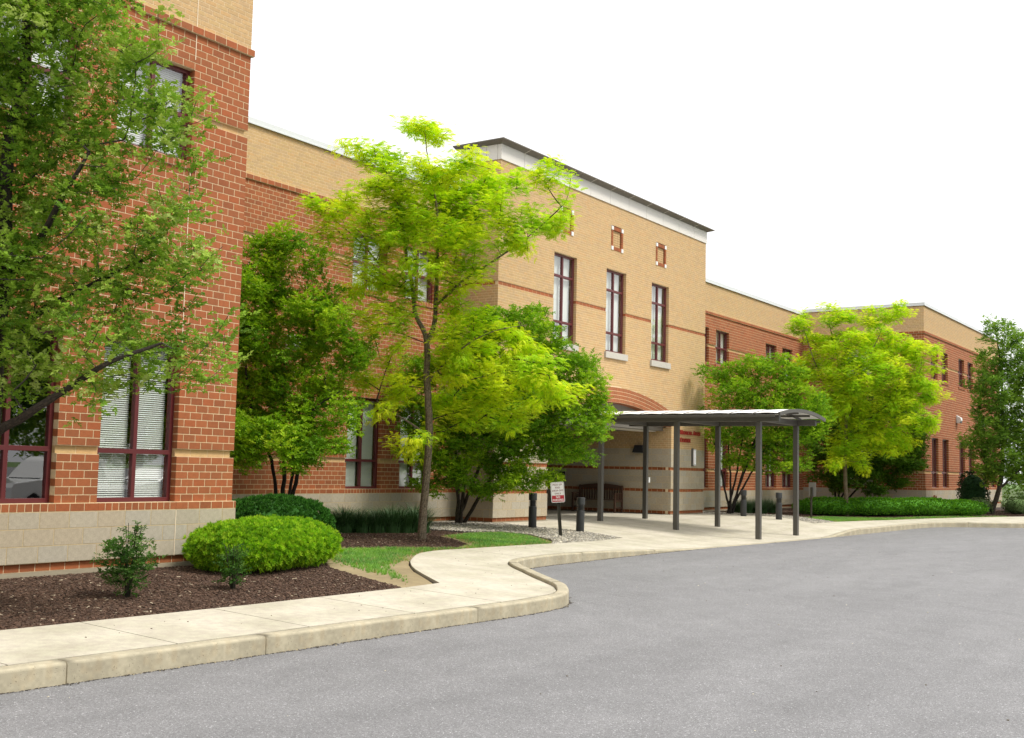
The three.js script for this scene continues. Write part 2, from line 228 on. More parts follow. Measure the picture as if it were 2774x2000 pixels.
// ---------------------------------------------------------------- brick buildings
const B = .1016, yk = (k) => .711 + B * k;
const frameOf = (ox, oz, ux, uz) => ({ ox, oz, ux, uz, nx: -uz, nz: ux, th: Math.atan2(-uz, ux) });
const W3 = (f, u, v, d) => [f.ox + f.ux * u + f.nx * d, v, f.oz + f.uz * u + f.nz * d];
const boxCache = new Map();
class Wing {
  constructor(name, label, seed, dy = 0) { this.g = thing(name, label, 'building'); this.r = rng(seed); this.bricks = []; this.mort = new Soup(); this.dy = dy; this.rest = new Soup(); this.fr = []; }
  face(so, f, u0, u1, v0, v1, d0, d1, col) { // box without a back
    const q = (u, v, d) => W3(f, u, v, d), n = [f.nx, 0, f.nz], t = [f.ux, 0, f.uz], k = [-f.ux, 0, -f.uz];
    so.quad(q(u0, v0, d1), q(u1, v0, d1), q(u1, v1, d1), q(u0, v1, d1), n, col, [u0, v0, u1, v0, u1, v1, u0, v1]);
    so.quad(q(u1, v0, d1), q(u1, v0, d0), q(u1, v1, d0), q(u1, v1, d1), t, col, [d1, v0, d0, v0, d0, v1, d1, v1]);
    so.quad(q(u0, v0, d0), q(u0, v0, d1), q(u0, v1, d1), q(u0, v1, d0), k, col, [d0, v0, d1, v0, d1, v1, d0, v1]);
    so.quad(q(u0, v1, d1), q(u1, v1, d1), q(u1, v1, d0), q(u0, v1, d0), [0, 1, 0], col, [u0, d1, u1, d1, u1, d0, u0, d0]);
    so.quad(q(u0, v0, d0), q(u1, v0, d0), q(u1, v0, d1), q(u0, v0, d1), [0, -1, 0], col, [u0, d0, u1, d0, u1, d1, u0, d1]);
  }
  // courses: {v0, v1, kind, L, proud, segs: [{u0, u1, L, proud}]}; opens: [{u0, u1, v0, v1}] or {cut(v) -> [u0, u1] | null}; e0/e1: exposed ends
  wall(f, u0, u1, courses, opens = [], e0 = false, e1 = false, count = true) {
    courses.forEach((c, ci) => {
      const vm = (c.v0 + c.v1) / 2; let iv = [[u0 - (e0 ? c.proud : 0), u1 + (e1 ? c.proud : 0)]];
      const sub = (a, b) => { iv = iv.flatMap(([s, e]) => b <= s || a >= e ? [[s, e]] : [[s, a], [b, e]].filter(([x, y]) => y - x > .012)); };
      for (const o of opens) { if (o.cut) { const q = o.cut(vm); if (q) sub(...q); } else if (vm > o.v0 && vm < o.v1) sub(o.u0, o.u1); }
      const parts = [];
      for (const [s, e] of iv) { let cur = s; for (const g of (c.segs || []).slice().sort((a, b) => a.u0 - b.u0)) { const a = Math.max(g.u0, s), b = Math.min(g.u1, e); if (b - a < .02) continue; if (a > cur + .01) parts.push([cur, a, c.L, c.proud]); parts.push([a, b, g.L || c.L, g.proud ?? c.proud]); cur = b; } if (e - cur > .01) parts.push([cur, e, c.L, c.proud]); }
      const v0 = c.v0 + this.dy, v1 = c.v1 + this.dy, mk = c.kind === 'block' ? 'blockmortar' : 'mortar', mc = PAL[mk][0], pal = PAL[c.kind];
      for (const [a, b, L, pr] of parts) {
        this.face(this.mort, f, a + .002, b - .002, v0, v1, -.2, pr - (c.kind === 'block' ? .0025 : .003), [mc.r, mc.g, mc.b]);
        const off = c.kind === 'tan' && c.h3 ? (ci % 3) * L / 3 : (ci % 2) * L / 2, ref = c.ref ?? u1;
        let x = a; let e = ref - Math.ceil((ref - a) / L) * L - off; while (e <= a + 1e-4) e += L;
        while (x < b - .012) { let y = Math.min(b, e); if (b - y < .02) y = b; if (y - x > .012) this.bricks.push({ f, kind: c.kind, u0: x + (x > a + 1e-5 ? .0058 : .001), u1: y - (y < b - 1e-5 ? .0058 : .001), v0: v0 + .0056, v1: v1 - .0056, pr: pr + (this.r() - .5) * .0012, t: Math.floor(this.r() * pal.length), count }); x = y; while (e <= x + 1e-4) e += L; }
      }
    });
  }
  // each brick that shows largest is a mesh of its own, the rest one part
  finish(limits) {
    const by = {}; for (const b of this.bricks) {
      const c = W3(b.f, (b.u0 + b.u1) / 2, (b.v0 + b.v1) / 2, 0), p = V(...c).sub(CAM), z = p.dot(FW), sx = 1387 + FOC * p.dot(RT) / z, sy = 1000 - FOC * p.dot(UPV) / z;
      b.s = b.count && z > 0 && sx > 0 && sx < 2774 && sy > 0 && sy < 2000 ? (b.u1 - b.u0) * (b.v1 - b.v0) / z / z * Math.abs(p.normalize().dot(V(b.f.nx, 0, b.f.nz))) : 0; (by[b.kind] ||= []).push(b);
    }
    const names = { red: 'brick', tan: 'buff_brick', block: 'block' };
    for (const k in by) {
      by[k].sort((a, b) => b.s - a.s); const lim = limits[k] || 0, so = new Soup(); let rest = 0;
      by[k].forEach((b, i) => {
        if (i < lim && b.s > 0) {
          const w = +(b.u1 - b.u0).toFixed(3), h = +(b.v1 - b.v0).toFixed(3), key = w + '|' + h;
          if (!boxCache.has(key)) { const g = box(w, h, .1, 0, 0, -.05), uv = g.attributes.uv, ps = g.attributes.position; for (let q = 0; q < uv.count; q++) uv.setXY(q, ps.getX(q) + ps.getZ(q), ps.getY(q)); boxCache.set(key, g); }
          mesh(names[k], boxCache.get(key), MAT[k][b.t], this.g, W3(b.f, (b.u0 + b.u1) / 2, (b.v0 + b.v1) / 2, b.pr), [0, b.f.th, 0]);
        } else { const c = PAL[k][b.t]; this.face(so, b.f, b.u0, b.u1, b.v0, b.v1, -.1, b.pr, [c.r, c.g, c.b]); rest++; }
      });
      if (rest) { const m = mesh({ red: 'brickwork', tan: 'buff_brickwork', block: 'blockwork' }[k], so.geo(), vcMat, this.g); m.userData.kind = 'stuff'; }
    }
    const m = mesh('mortar', this.mort.geo(), vcMat, this.g); m.userData.kind = 'stuff';
  }
  window(f, u0, u1, v0, v1, { cols = 2, bars = [], blind = 1, fw = .055, dep = -.1, fill = 1, open = false, shade = false } = {}) {
    const w = new THREE.Group(); w.name = 'window'; this.g.add(w); w.position.set(...W3(f, u0, v0 + this.dy, dep)); w.rotation.y = f.th;
    const W = u1 - u0, Hh = v1 - v0, sh = new THREE.Shape([[.004, .004], [W - .004, .004], [W - .004, Hh - .004], [.004, Hh - .004]].map((p) => new THREE.Vector2(...p)));
    const ys = [0, ...bars.map((b) => b - v0), Hh], cw = (W - fw) / cols, rects = [];
    for (let i = 0; i < cols; i++) for (let j = 0; j + 1 < ys.length; j++) rects.push([fw / 2 + i * cw + fw / 2, fw / 2 + (i + 1) * cw - fw / 2, ys[j] + (j ? fw / 2 : fw), ys[j + 1] - (j + 2 < ys.length ? fw / 2 : fw)]);
    for (const [a, b, c, d] of rects) { const h = new THREE.Path(); h.moveTo(a, c); h.lineTo(a, d); h.lineTo(b, d); h.lineTo(b, c); h.closePath(); sh.holes.push(h); }
    mesh('frame', new THREE.ExtrudeGeometry(sh, { depth: .075, bevelEnabled: true, bevelSize: .003, bevelThickness: .003, bevelSegments: 1 }).translate(0, 0, -.075), frameMat, w);
    for (const [a, b, c, d] of rects) mesh('pane', new THREE.PlaneGeometry(b - a + .01, d - c + .01), glassMat, w, [(a + b) / 2, (c + d) / 2, -.03]);
    if (shade) mesh('shade', box(W - .12, Hh - .1, .01, W / 2, Hh / 2, -.14), blindMat, w);
    else if (blind) {
      const so = new Soup(), col = [1, 1, 1], pitch = .028;
      for (const i of cols === 2 ? [0, 1] : [0]) { const a = .06 + i * cw, b = a + cw - .075; for (let y = Hh - .05; y > Hh * (1 - fill) + .04; y -= pitch) { const r = this.r() * .002; const e = open ? .010 : .0145; so.quad([a, y - e, -.107 + r], [b, y - e + r, -.107], [b, y + e + r, -.122], [a, y + e, -.122 + r], [0, .5, .86], col); } }
      const m = mesh('blind', so.geo(), blindMat, w); m.userData.kind = 'stuff';
    }
    return w;
  }
}
const TANH = .0677;
function wingCourses(wins, top = 8.5, low = true) { // the striped red storeys over a block base
  const c = []; c.push({ v0: 0, v1: B, kind: 'red', L: .2032, proud: 0 });
  for (let i = 0; i < 3; i++) c.push({ v0: B + .2032 * i, v1: B + .2032 * (i + 1), kind: 'block', L: .4064, proud: .04 });
  const sills = wins.map((w) => ({ u0: w[0], u1: w[1], L: .1016 }));
  for (let k = 1; k <= 66; k++) {
    const q = { v0: yk(k - 1), v1: yk(k), kind: 'red', L: .2032, proud: 0 };
    if (k === 1) { q.proud = .04; q.segs = sills; } if (k === 8 || k === 54) { q.kind = 'tan'; q.proud = -.04; q.L = .3; } if (k === 66) q.proud = .04; if (k === 47) q.segs = sills.map((s) => ({ ...s, u0: s.u0 - .1, u1: s.u1 + .1, proud: .03 }));
    c.push(q);
  }
  const n = Math.round((top - yk(66)) / TANH); for (let i = 0; i < n; i++) c.push({ v0: yk(66) + TANH * i, v1: yk(66) + TANH * (i + 1), kind: 'tan', L: .2032, proud: 0, h3: 1 });
  return c;
}
const winOpens = (wins) => wins.flatMap((w) => [{ u0: w[0], u1: w[1], v0: yk(1) - .001, v1: yk(22) }, { u0: w[0], u1: w[1], v0: yk(47) - .001, v1: yk(60) }]);
function wingWindows(wing, f, wins, opts = () => ({})) {
  wins.forEach((w, i) => { wing.window(f, w[0], w[1], yk(1), yk(22), { bars: [yk(7.5)], ...opts(i, 0) }); wing.window(f, w[0], w[1], yk(47), yk(60), { bars: [yk(53.5)], ...opts(i, 1) }); });
}
function shell(wing, x0, x1, z1, zf, top) { // roof, rear wall, foundation
  mesh('roof', box(x1 - x0 - .3, .2, zf - z1 - .3, (x0 + x1) / 2, top - .25, (zf + z1) / 2), eifsMat, wing.g);
  mesh('rear_wall', box(x1 - x0, top + .8, .25, (x0 + x1) / 2, (top - .8) / 2 + 0, z1), foundMat, wing.g);
}
function coping(wing, f, u0, u1, y, mat = copingMat) { const m = plain([box(u1 - u0, .13, .4, (u0 + u1) / 2, y + .065, -.155), box(u1 - u0 - .004, .03, .012, (u0 + u1) / 2, y + .008, .05)]); const o = mesh('coping', m, mat, wing.g, [f.ox, wing.dy, f.oz], [0, f.th, 0]); return o; }
const foundation = (wing, f, u0, u1, d = .015) => mesh('foundation', box(u1 - u0, .8, .22 + d, (u0 + u1) / 2, -.402, d - .11), foundMat, wing.g, [f.ox, wing.dy, f.oz], [0, f.th, 0]);
const Z2 = -5.476, Z3 = -4.301, XC = 12.57, XD = 25.19, XF = 38.04, ZF = -.2;

{ // near wing
  const w = new Wing('brick_wing', 'tall red brick wing with buff top, nearest of the building wings to the yew mound', 101), f = frameOf(0, 0, 1, 0);
  const wins = [[-2.235, -1.016], [-4.064, -2.845], [-7.9, -6.68], [-9.73, -8.51]];
  w.wall(f, -14, 0, wingCourses(wins), winOpens(wins), false, true);
  wingWindows(w, f, wins, (i, up) => ({ blind: up || i !== 1, open: !up }));
  mesh('added_dark_backing', box(13.4, 8, .1, -7, 4.2, -3.2), S(lin(.05, .05, .055), .9), w.g);  // unseen dark panel added so the room behind the panes looks dim
  const fs = frameOf(0, -.105, 0, -1); w.wall(fs, 0, 5.37, wingCourses([]), [], false, false, false);
  coping(w, f, -14, .04, 8.5); coping(w, fs, -.04, 5.4, 8.5); foundation(w, f, -14, .012); foundation(w, fs, 0, 5.3);
  shell(w, -14, 0, -14, 0, 8.5); mesh('end_wall', box(.25, 9.3, 14, -14, 3.85, -7), foundMat, w.g);
  for (const [u, v0, v1] of [[-1.016, 6.95, 8.49], [-1.016, 2.96, 5.38], [-1.016, .1, .7]]) mesh('control_joint', box(.011, v1 - v0, .008, u, (v0 + v1) / 2, v0 < .5 ? .04 : .002), S(lin(.75, .62, .45), .8), w.g);
  const lp = new THREE.Group(); lp.name = 'wall_lamp'; w.g.add(lp); lp.position.set(.09, 4.0, -.35); mesh('lamp_housing', rbox(.18, .22, .2, .02), whiteMat, lp);
  w.finish({ red: 300, tan: 200, block: 120 });
}
const wallLamp = (wing, x, y, z, turn, mat = whiteMat, dark = true) => {
  const g = new THREE.Group(); g.name = 'wall_lamp'; wing.g.add(g); g.position.set(x, y, z); g.rotation.y = turn;
  mesh('back_plate', rbox(.24, .34, .04, .01, 0, 0, .02), mat, g);
  const sh = new THREE.Shape([[.04, .15], [.2, .06], [.22, -.06], [.16, -.17], [.04, -.17]].map((p) => new THREE.Vector2(...p)));
  mesh('lamp_housing', new THREE.ExtrudeGeometry(sh, { depth: .26, bevelSize: .01, bevelThickness: .01, bevelSegments: 1 }).rotateY(-Math.PI / 2).translate(.13, 0, 0), mat, g);
  if (dark) mesh('lens', box(.2, .15, .02, 0, -.11, .2), darkMat, g);
};
{ // link between near wing and entrance
  const w = new Wing('brick_link', 'set-back red brick wing with grey roof edge behind the locust tree, left of the arched entrance', 102), f = frameOf(0, Z2, 1, 0);
  w.g.userData.label = 'set-back red brick wing between the near wing and the arched entrance block';
  const wins = [[8.34, 9.54], [10.25, 11.45], [1.6, 2.82], [3.4, 4.62]];
  w.wall(f, .02, XC - .02, wingCourses(wins), winOpens(wins));
  wingWindows(w, f, wins, (i, up) => ({ blind: 1 }));
  coping(w, f, .06, XC, 8.5); foundation(w, f, .05, XC); shell(w, .1, XC, -14, Z2, 8.5);
  wallLamp(w, 6.4, 4.0, Z2, 0);
  for (const [v0, v1] of [[.1, .7], [2, 7.3]]) mesh('control_joint', box(.011, v1 - v0, .008, XC - .03, (v0 + v1) / 2, Z2 + (v0 < .5 ? .042 : .004)), S(lin(.75, .62, .45), .8), w.g);
  w.finish({ red: 300, tan: 0, block: 90 });
}
const AC = 18.88, YC = -9.09, RI = 12.51, RO = 12.97, AH = 3.75;
{ // entrance block
  const w = new Wing('entrance_block', 'tall buff brick entrance block with arched doorway, red stripe and overhanging dark cornice', 103), f = frameOf(0, Z3, 1, 0);
  const cs = []; const row = (v0, v1, kind, L, proud, x = {}) => cs.push({ v0, v1, kind, L, proud, ...x });
  for (let i = 0; i < 3; i++) { const y = .7112 * i; row(y, y + B, 'red', .2032, -.03); for (let j = 0; j < 3; j++) row(y + B + .2032 * j, y + B + .2032 * (j + 1), 'block', .4064, 0); }
  const t0 = 2.1336, t1 = yk(53), n1 = 58, n2_ = 47, h1 = (t1 - t0) / n1, h2 = (9.39 - yk(54)) / n2_;
  for (let i = 0; i < n1; i++) row(t0 + h1 * i, t0 + h1 * (i + 1), 'tan', .2032, 0, { h3: 1 });
  row(t1, yk(54), 'red', .2032, -.015); for (let i = 0; i < n2_; i++) row(yk(54) + h2 * i, yk(54) + h2 * (i + 1), 'tan', .2032, 0, { h3: 1 });
  const wx = [[15.26, 16.48], [18.2, 19.42], [21.13, 22.35]], opens = wx.map((q) => ({ u0: q[0], u1: q[1], v0: 4.72, v1: 7.42 }));
  opens.push({ cut: (v) => { const h = v < Math.sqrt(RO * RO - AH * AH) + YC ? AH : v < RO + YC ? Math.sqrt(Math.max(0, RO * RO - (v - YC) ** 2)) : 0; return h > .02 ? [AC - h, AC + h] : null; } });
  for (const q of wx) { const m = (q[0] + q[1]) / 2; opens.push({ u0: m - .365, u1: m + .365, v0: 8.02, v1: 8.75 }); }
  w.wall(f, XC, XD, cs, opens, true, true);
  for (const q of wx) {
    w.window(f, q[0], q[1], 4.91, 7.42, { bars: [5.5, 6.8], shade: true, fw: .06 });
    mesh('sill', rbox(1.22 + .14, .19, .3, .008, (q[0] + q[1]) / 2, 4.812, Z3 - .085), stoneMat, w.g);
    // square brick ornament: red border, pale corner stones, recessed centre
    const m = (q[0] + q[1]) / 2, so = new Soup(), rc = () => { const c = PAL.red[Math.floor(w.r() * 7)]; return [c.r, c.g, c.b]; }, y0 = 8.02, s = .73, b = .115, mo = PAL.mortar[0];
    w.face(w.mort, f, m - .37, m + .37, y0 - .002, y0 + s + .002, -.2, -.07, [mo.r, mo.g, mo.b]);
    for (let i = 0; i < 7; i++) { const a = -.365 + b + (s - 2 * b) / 7 * i, e = a + (s - 2 * b) / 7 - .009; for (const yy of [y0, y0 + s - b]) w.face(so, f, m + a, m + e, yy + .004, yy + b - .004, -.1, .012, rc()); for (const xx of [-.365, .365 - b]) w.face(so, f, m + xx + .004, m + xx + b - .004, y0 + b + (s - 2 * b) / 7 * i, y0 + b + (s - 2 * b) / 7 * (i + 1) - .009, -.1, .012, rc()); }
    const tc = PAL.tan[0]; for (let i = 0; i < 7; i++) for (let j = 0; j < 3; j++) { const x0 = m - .25 + j * .1667, yy = y0 + b + i * (s - 2 * b) / 7; w.face(so, f, x0 + .004, x0 + .163, yy + .004, yy + (s - 2 * b) / 7 - .005, -.1, -.035, [tc.r, tc.g, tc.b]); }
    mesh('ornament', so.geo(), vcMat, w.g).userData.kind = 'stuff';
    for (const sx of [-1, 1]) for (const sy of [0, 1]) mesh('corner_stone', rbox(b, b, .12, .004, m + sx * (.365 - b / 2), y0 + b / 2 + sy * (s - b), Z3 - .035), whiteMat, w.g);
  }
  { // arch ring of upright headers
    const so = new Soup(), amax = Math.asin(AH / RI), n = 112, mo = PAL.mortar[0], pt = (a, r, d) => [AC + Math.sin(a) * r, YC + Math.cos(a) * r, Z3 + d];
    for (let k = 0; k < 40; k++) { const b0 = -amax + 2 * amax * k / 40, b1 = b0 + amax / 20; w.mort.quad(pt(b0, RO - .01, -.006), pt(b1, RO - .01, -.006), pt(b1, RO + .07, -.006), pt(b0, RO + .07, -.006), [0, 0, 1], [mo.r, mo.g, mo.b]); }
    for (let k = 0; k < 40; k++) { const a0 = -amax + 2 * amax * k / 40, a1 = -amax + 2 * amax * (k + 1) / 40; w.mort.quad(pt(a0, RI, -.002), pt(a1, RI, -.002), pt(a1, RO, -.002), pt(a0, RO, -.002), [0, 0, 1], [mo.r, mo.g, mo.b]); so.quad(pt(a0, RI, -.3), pt(a1, RI, -.3), pt(a1, RI, -.005), pt(a0, RI, -.005), [0, -1, 0], [PAL.red[0].r, PAL.red[0].g, PAL.red[0].b]); }
    for (let ring = 0; ring < 4; ring++) for (let k = 0; k < n; k++) {
      const da = 2 * amax / n, a0 = -amax + da * (k + (ring % 2) * .5) + .0005, a1 = a0 + da - .001, r0 = RI + (RO - RI) / 4 * ring + .007, r1 = r0 + (RO - RI) / 4 - .014; if (a1 > amax) continue;
      const c = PAL.red[Math.floor(w.r() * 7)], col = [c.r, c.g, c.b], d = .002 + w.r() * .001;
      so.quad(pt(a0, r0, d), pt(a1, r0, d), pt(a1, r1, d), pt(a0, r1, d), [0, 0, 1], col, [a0 * 12, r0, a1 * 12, r0, a1 * 12, r1, a0 * 12, r1]);
      so.quad(pt(a0, r0, -.05), pt(a1, r0, -.05), pt(a1, r0, d), pt(a0, r0, d), [0, -1, 0], col); so.quad(pt(a0, r1, d), pt(a1, r1, d), pt(a1, r1, -.05), pt(a0, r1, -.05), [0, 1, 0], col);
      so.quad(pt(a1, r0, d), pt(a1, r0, -.05), pt(a1, r1, -.05), pt(a1, r1, d), [1, 0, 0], col); so.quad(pt(a0, r0, -.05), pt(a0, r0, d), pt(a0, r1, d), pt(a0, r1, -.05), [-1, 0, 0], col);
    }
    mesh('arch', so.geo(), vcMat, w.g).userData.kind = 'stuff';
    const sh = new THREE.Shape(); sh.moveTo(AC - AH, 2.83); sh.lineTo(AC + AH, 2.83); for (let k = 0; k <= 30; k++) { const a = amax - 2 * amax * k / 30; sh.lineTo(AC + Math.sin(a) * (RI + .02), YC + Math.cos(a) * (RI + .02)); } sh.closePath();
    mesh('tympanum', new THREE.ExtrudeGeometry(sh, { depth: .1, bevelEnabled: false }).translate(0, 0, Z3 - .38), eifsMat, w.g);
    mesh('darkened_soffit', box(2 * AH, .12, 9.2, AC, 2.77, Z3 - .3 - 4.6), corniceMat, w.g);  // ceiling coloured dark to deepen the shade inside the doorway
    mesh('soffit_trim', box(2 * AH - .3, .03, .5, AC, 2.69, Z3 - .75), panelMat, w.g);
  }
  // flanks
  const fl = frameOf(XC, Z2, 0, 1); w.wall(fl, -.12, Z3 - Z2 - .105, cs, []);
  const fr = frameOf(XD, Z3 - .105, 0, -1); w.wall(fr, 0, 1.2, cs, [], false, false, false);
  const fv = frameOf(AC + AH, -13.5, 0, 1), low = cs.filter((c) => c.v1 < 2.82); w.wall(fv, 0, 13.5 + Z3 - .105, low, []);
  for (let i = 0; i < 4; i++) { const g = new THREE.Group(); g.name = 'added_storefront'; w.g.add(g); g.position.set(AC - AH - .02, 0, Z3 - .25 - 1.38 * i - .69); mesh('added_storefront_frame', box(.08, 2.72, 1.37, 0, 1.34, 0), frameMat, g); for (const [y, h] of [[1.1, 2.0], [2.42, .46]]) mesh('added_storefront_glass', box(.02, h, 1.2, .05, y, 0), S(lin(.02, .025, .028), .05), g); }  // unseen dark glazing added along the left side to cut bounced light
  foundation(w, f, XC + .03, AC - AH, -.01); foundation(w, f, AC + AH, XD, -.01); foundation(w, fl, 0, 1.05, -.01);
  // vestibule end: unseen dark wall and glazed doors, placed to absorb light
  mesh('added_dark_wall', box(2 * AH, 3.2, .2, AC, 1.4, -9.95), frameMat, w.g);
  for (const x of [15.75, 16.9, 18.05, 19.2, 20.35, 21.5]) { const d = new THREE.Group(); d.name = 'door'; w.g.add(d); d.position.set(x, 0, -9.78); mesh('door_frame', box(1.1, 2.3, .08, 0, 1.15, 0), frameMat, d); mesh('door_glass', box(.9, 1.9, .02, 0, 1.2, .055), S(lin(.02, .025, .03), .05), d); mesh('handle', cyl(.015, .015, .5, 8, .4, .85, .11), copingMat, d); }
  // pale panels and cornice
  const pj = [XC - .03, 13.63, 14.8, 15.97, 17.14, 18.31, 19.48, 20.65, 21.82, 22.99, 24.16, XD + .03];
  for (let i = 0; i + 1 < pj.length; i++) mesh('fascia_panel', box(pj[i + 1] - pj[i] - .012, .4, .12, (pj[i] + pj[i + 1]) / 2, 9.59, Z3 - .03), panelMat, w.g);
  const pz = [Z2 - .13, Z3 - .45, Z3 - .092]; for (let i = 0; i + 1 < pz.length; i++) for (const x of [XC + .03, XD - .03]) mesh('fascia_panel', box(.12, .4, pz[i + 1] - pz[i] - .012, x, 9.59, (pz[i] + pz[i + 1]) / 2), panelMat, w.g);
  mesh('panel_backing', box(XD - XC - .15, 1.5, 1.08, AC, 9.04, Z3 - .12 - .6), eifsMat, w.g);
  { const so = new Soup(), o = .2, a = [XC - .03, XD + .03], col = [1, 1, 1], z0 = Z3 + .03, z1 = Z2 - .25;
    const L = (x, z, y) => [x, y, z]; const y0 = 9.792, y1 = 9.86, y2 = 9.885;
    so.quad(L(a[0], z0, y0), L(a[1], z0, y0), L(a[1] + o, z0 + o, y1), L(a[0] - o, z0 + o, y1), [0, -.94, .34], col); so.quad(L(a[0] - o, z0 + o, y1), L(a[1] + o, z0 + o, y1), L(a[1] + o, z0 + o, y2), L(a[0] - o, z0 + o, y2), [0, 0, 1], col);
    so.quad(L(a[0], z1, y0), L(a[0], z0, y0), L(a[0] - o, z0 + o, y1), L(a[0] - o, z1, y1), [-.34, -.94, 0], col); so.quad(L(a[0] - o, z1, y1), L(a[0] - o, z0 + o, y1), L(a[0] - o, z0 + o, y2), L(a[0] - o, z1, y2), [-1, 0, 0], col);
    so.quad(L(a[1], z0, y0), L(a[1], z1, y0), L(a[1] + o, z1, y1), L(a[1] + o, z0 + o, y1), [.34, -.94, 0], col); so.quad(L(a[1] + o, z0 + o, y1), L(a[1] + o, z1, y1), L(a[1] + o, z1, y2), L(a[1] + o, z0 + o, y2), [1, 0, 0], col);
    so.quad(L(a[0] - o, z0 + o, y2), L(a[1] + o, z0 + o, y2), L(a[1] + o, z1, y2), L(a[0] - o, z1, y2), [0, 1, 0], col);
    mesh('cornice', so.geo(), corniceMat, w.g);
    for (const x of pj.slice(1, -1)) mesh('cornice_seam', box(.02, .008, .2, 0, 0, 0), panelMat, w.g, [x, 9.824, Z3 + .13], [-.33, 0, 0]);
  }
  shell(w, XC, XD, -14, Z3, 8.6);
  // lights on the vestibule wall and the white sconce on the right pier
  for (const z of [-5.44, -7.95]) { const g = new THREE.Group(); g.name = 'wall_lamp'; w.g.add(g); g.position.set(AC + AH - .005, 2.1, z); g.rotation.y = -Math.PI / 2; const sh = new THREE.Shape([[-.2, -.1], [.2, -.1], [.16, .12], [-.12, .12]].map((p) => new THREE.Vector2(...p))); mesh('lamp_housing', new THREE.ExtrudeGeometry(sh, { depth: .16, bevelSize: .015, bevelThickness: .02, bevelSegments: 2 }), darkMat, g); mesh('lens', box(.3, .02, .12, 0, -.12, .09), S(lin(.2, .2, .18), .4), g); }
  { const g = new THREE.Group(); g.name = 'sconce'; w.g.add(g); g.position.set(24.2, 1.88, Z3); mesh('back_plate', rbox(.12, .6, .06, .01, 0, 0, .03), steelMat, g); mesh('diffuser', cyl(.05, .05, .46, 16, 0, -.23, .1), S(lin(.9, .9, .92), .4), g); for (const y of [-.27, .23]) mesh('end_cap', cyl(.055, .055, .04, 16, 0, y, .1), copingMat, g); }
  mesh('call_box', rbox(.05, .3, .22, .01, AC + AH - .03, 1.15, -8.45), darkMat, w.g);
  { // raised red lettering
    const font = await new FontLoader().loadAsync('fonts/droid/droid_serif_bold.typeface.json'), lm = S(lin(.30, .03, .022), .5), g = new THREE.Group(); g.name = 'lettering'; w.g.add(g);
    const line = (words, x, y, big, small) => { for (const word of words) { [...word].forEach((ch, i) => { const s = i ? small : big, t = new TextGeometry(ch, { font, size: s, depth: .035, curveSegments: 3 }); t.computeBoundingBox(); mesh('letter', t, lm, g, [x, y, Z3 + .02]); x += t.boundingBox.max.x + s * .12; }); x += small * .5; } };
    line(['MEDICAL', 'ARTS'], 23.2, 2.62, .15, .125); line(['CENTER'], 23.2, 2.37, .15, .125);
  }
  w.finish({ red: 200, tan: 0, block: 300 });
}
{ // link beyond the entrance
  const w = new Wing('brick_link', 'set-back red brick wing between the arched entrance block and the far wing', 104), f = frameOf(0, Z2, 1, 0);
  const wins = [[26.86, 28.07], [28.72, 29.93], [33.69, 34.89], [35.57, 36.77]];
  w.wall(f, XD + .02, XF - .02, wingCourses(wins), winOpens(wins)); wingWindows(w, f, wins, () => ({ blind: 1 }));
  coping(w, f, XD, XF - .05, 8.5); foundation(w, f, XD, XF - .02); shell(w, XD, XF, -14, Z2, 8.5);
  w.finish({ red: 300, block: 60 });
}
{ // far wing
  const w = new Wing('brick_wing', 'red brick end wing with narrow paired windows beyond the clipped hedge', 105, .13), f = frameOf(0, ZF, 1, 0);
  const wins = [[39.16, 40.24], [40.95, 42.03], [44.06, 45.14], [45.86, 46.94], [48.92, 50.0], [50.82, 51.9]];
  w.wall(f, XF, 53, wingCourses(wins), winOpens(wins), true, true); wingWindows(w, f, wins, () => ({ blind: 1, fw: .05 }));
  const fl = frameOf(XF, Z2, 0, 1), lw = [[1.9, 3.12]]; w.wall(fl, -.05, ZF - Z2 - .105, wingCourses(lw), winOpens(lw)); wingWindows(w, fl, lw);
  coping(w, f, XF - .04, 53.04, 8.5); coping(w, fl, 0, ZF - Z2, 8.5); foundation(w, f, XF - .01, 53, .035); foundation(w, fl, -.1, ZF - Z2, .035);
  const fl3 = frameOf(53, ZF - .105, 0, -1); w.wall(fl3, 0, 13, wingCourses([]), [], false, false, false); foundation(w, fl3, 0, 13, .035);
  shell(w, XF, 53, -14, ZF, 8.6);
  for (const x of [43.57, 48.3]) wallLamp(w, x, 4.08, ZF, 0);
  { const g = new THREE.Group(); g.name = 'hose_tap'; w.g.add(g); g.position.set(39.07, .56, ZF + .05); mesh('tap_body', cyl(.04, .04, .16, 10, 0, -.08, .06), S(lin(.3, .12, .06), .5), g); mesh('spout', box(.05, .05, .16, 0, 0, .08), S(lin(.3, .12, .06), .5), g); mesh('wheel', new THREE.TorusGeometry(.05, .012, 6, 14).translate(.07, .02, .12), S(lin(.5, .3, .2), .5), g); }
  mesh('conduit', cyl(.03, .03, .5, 8, 42.43, -.1, ZF + .08), darkMat, w.g);
  w.finish({ red: 0, block: 0 });
}
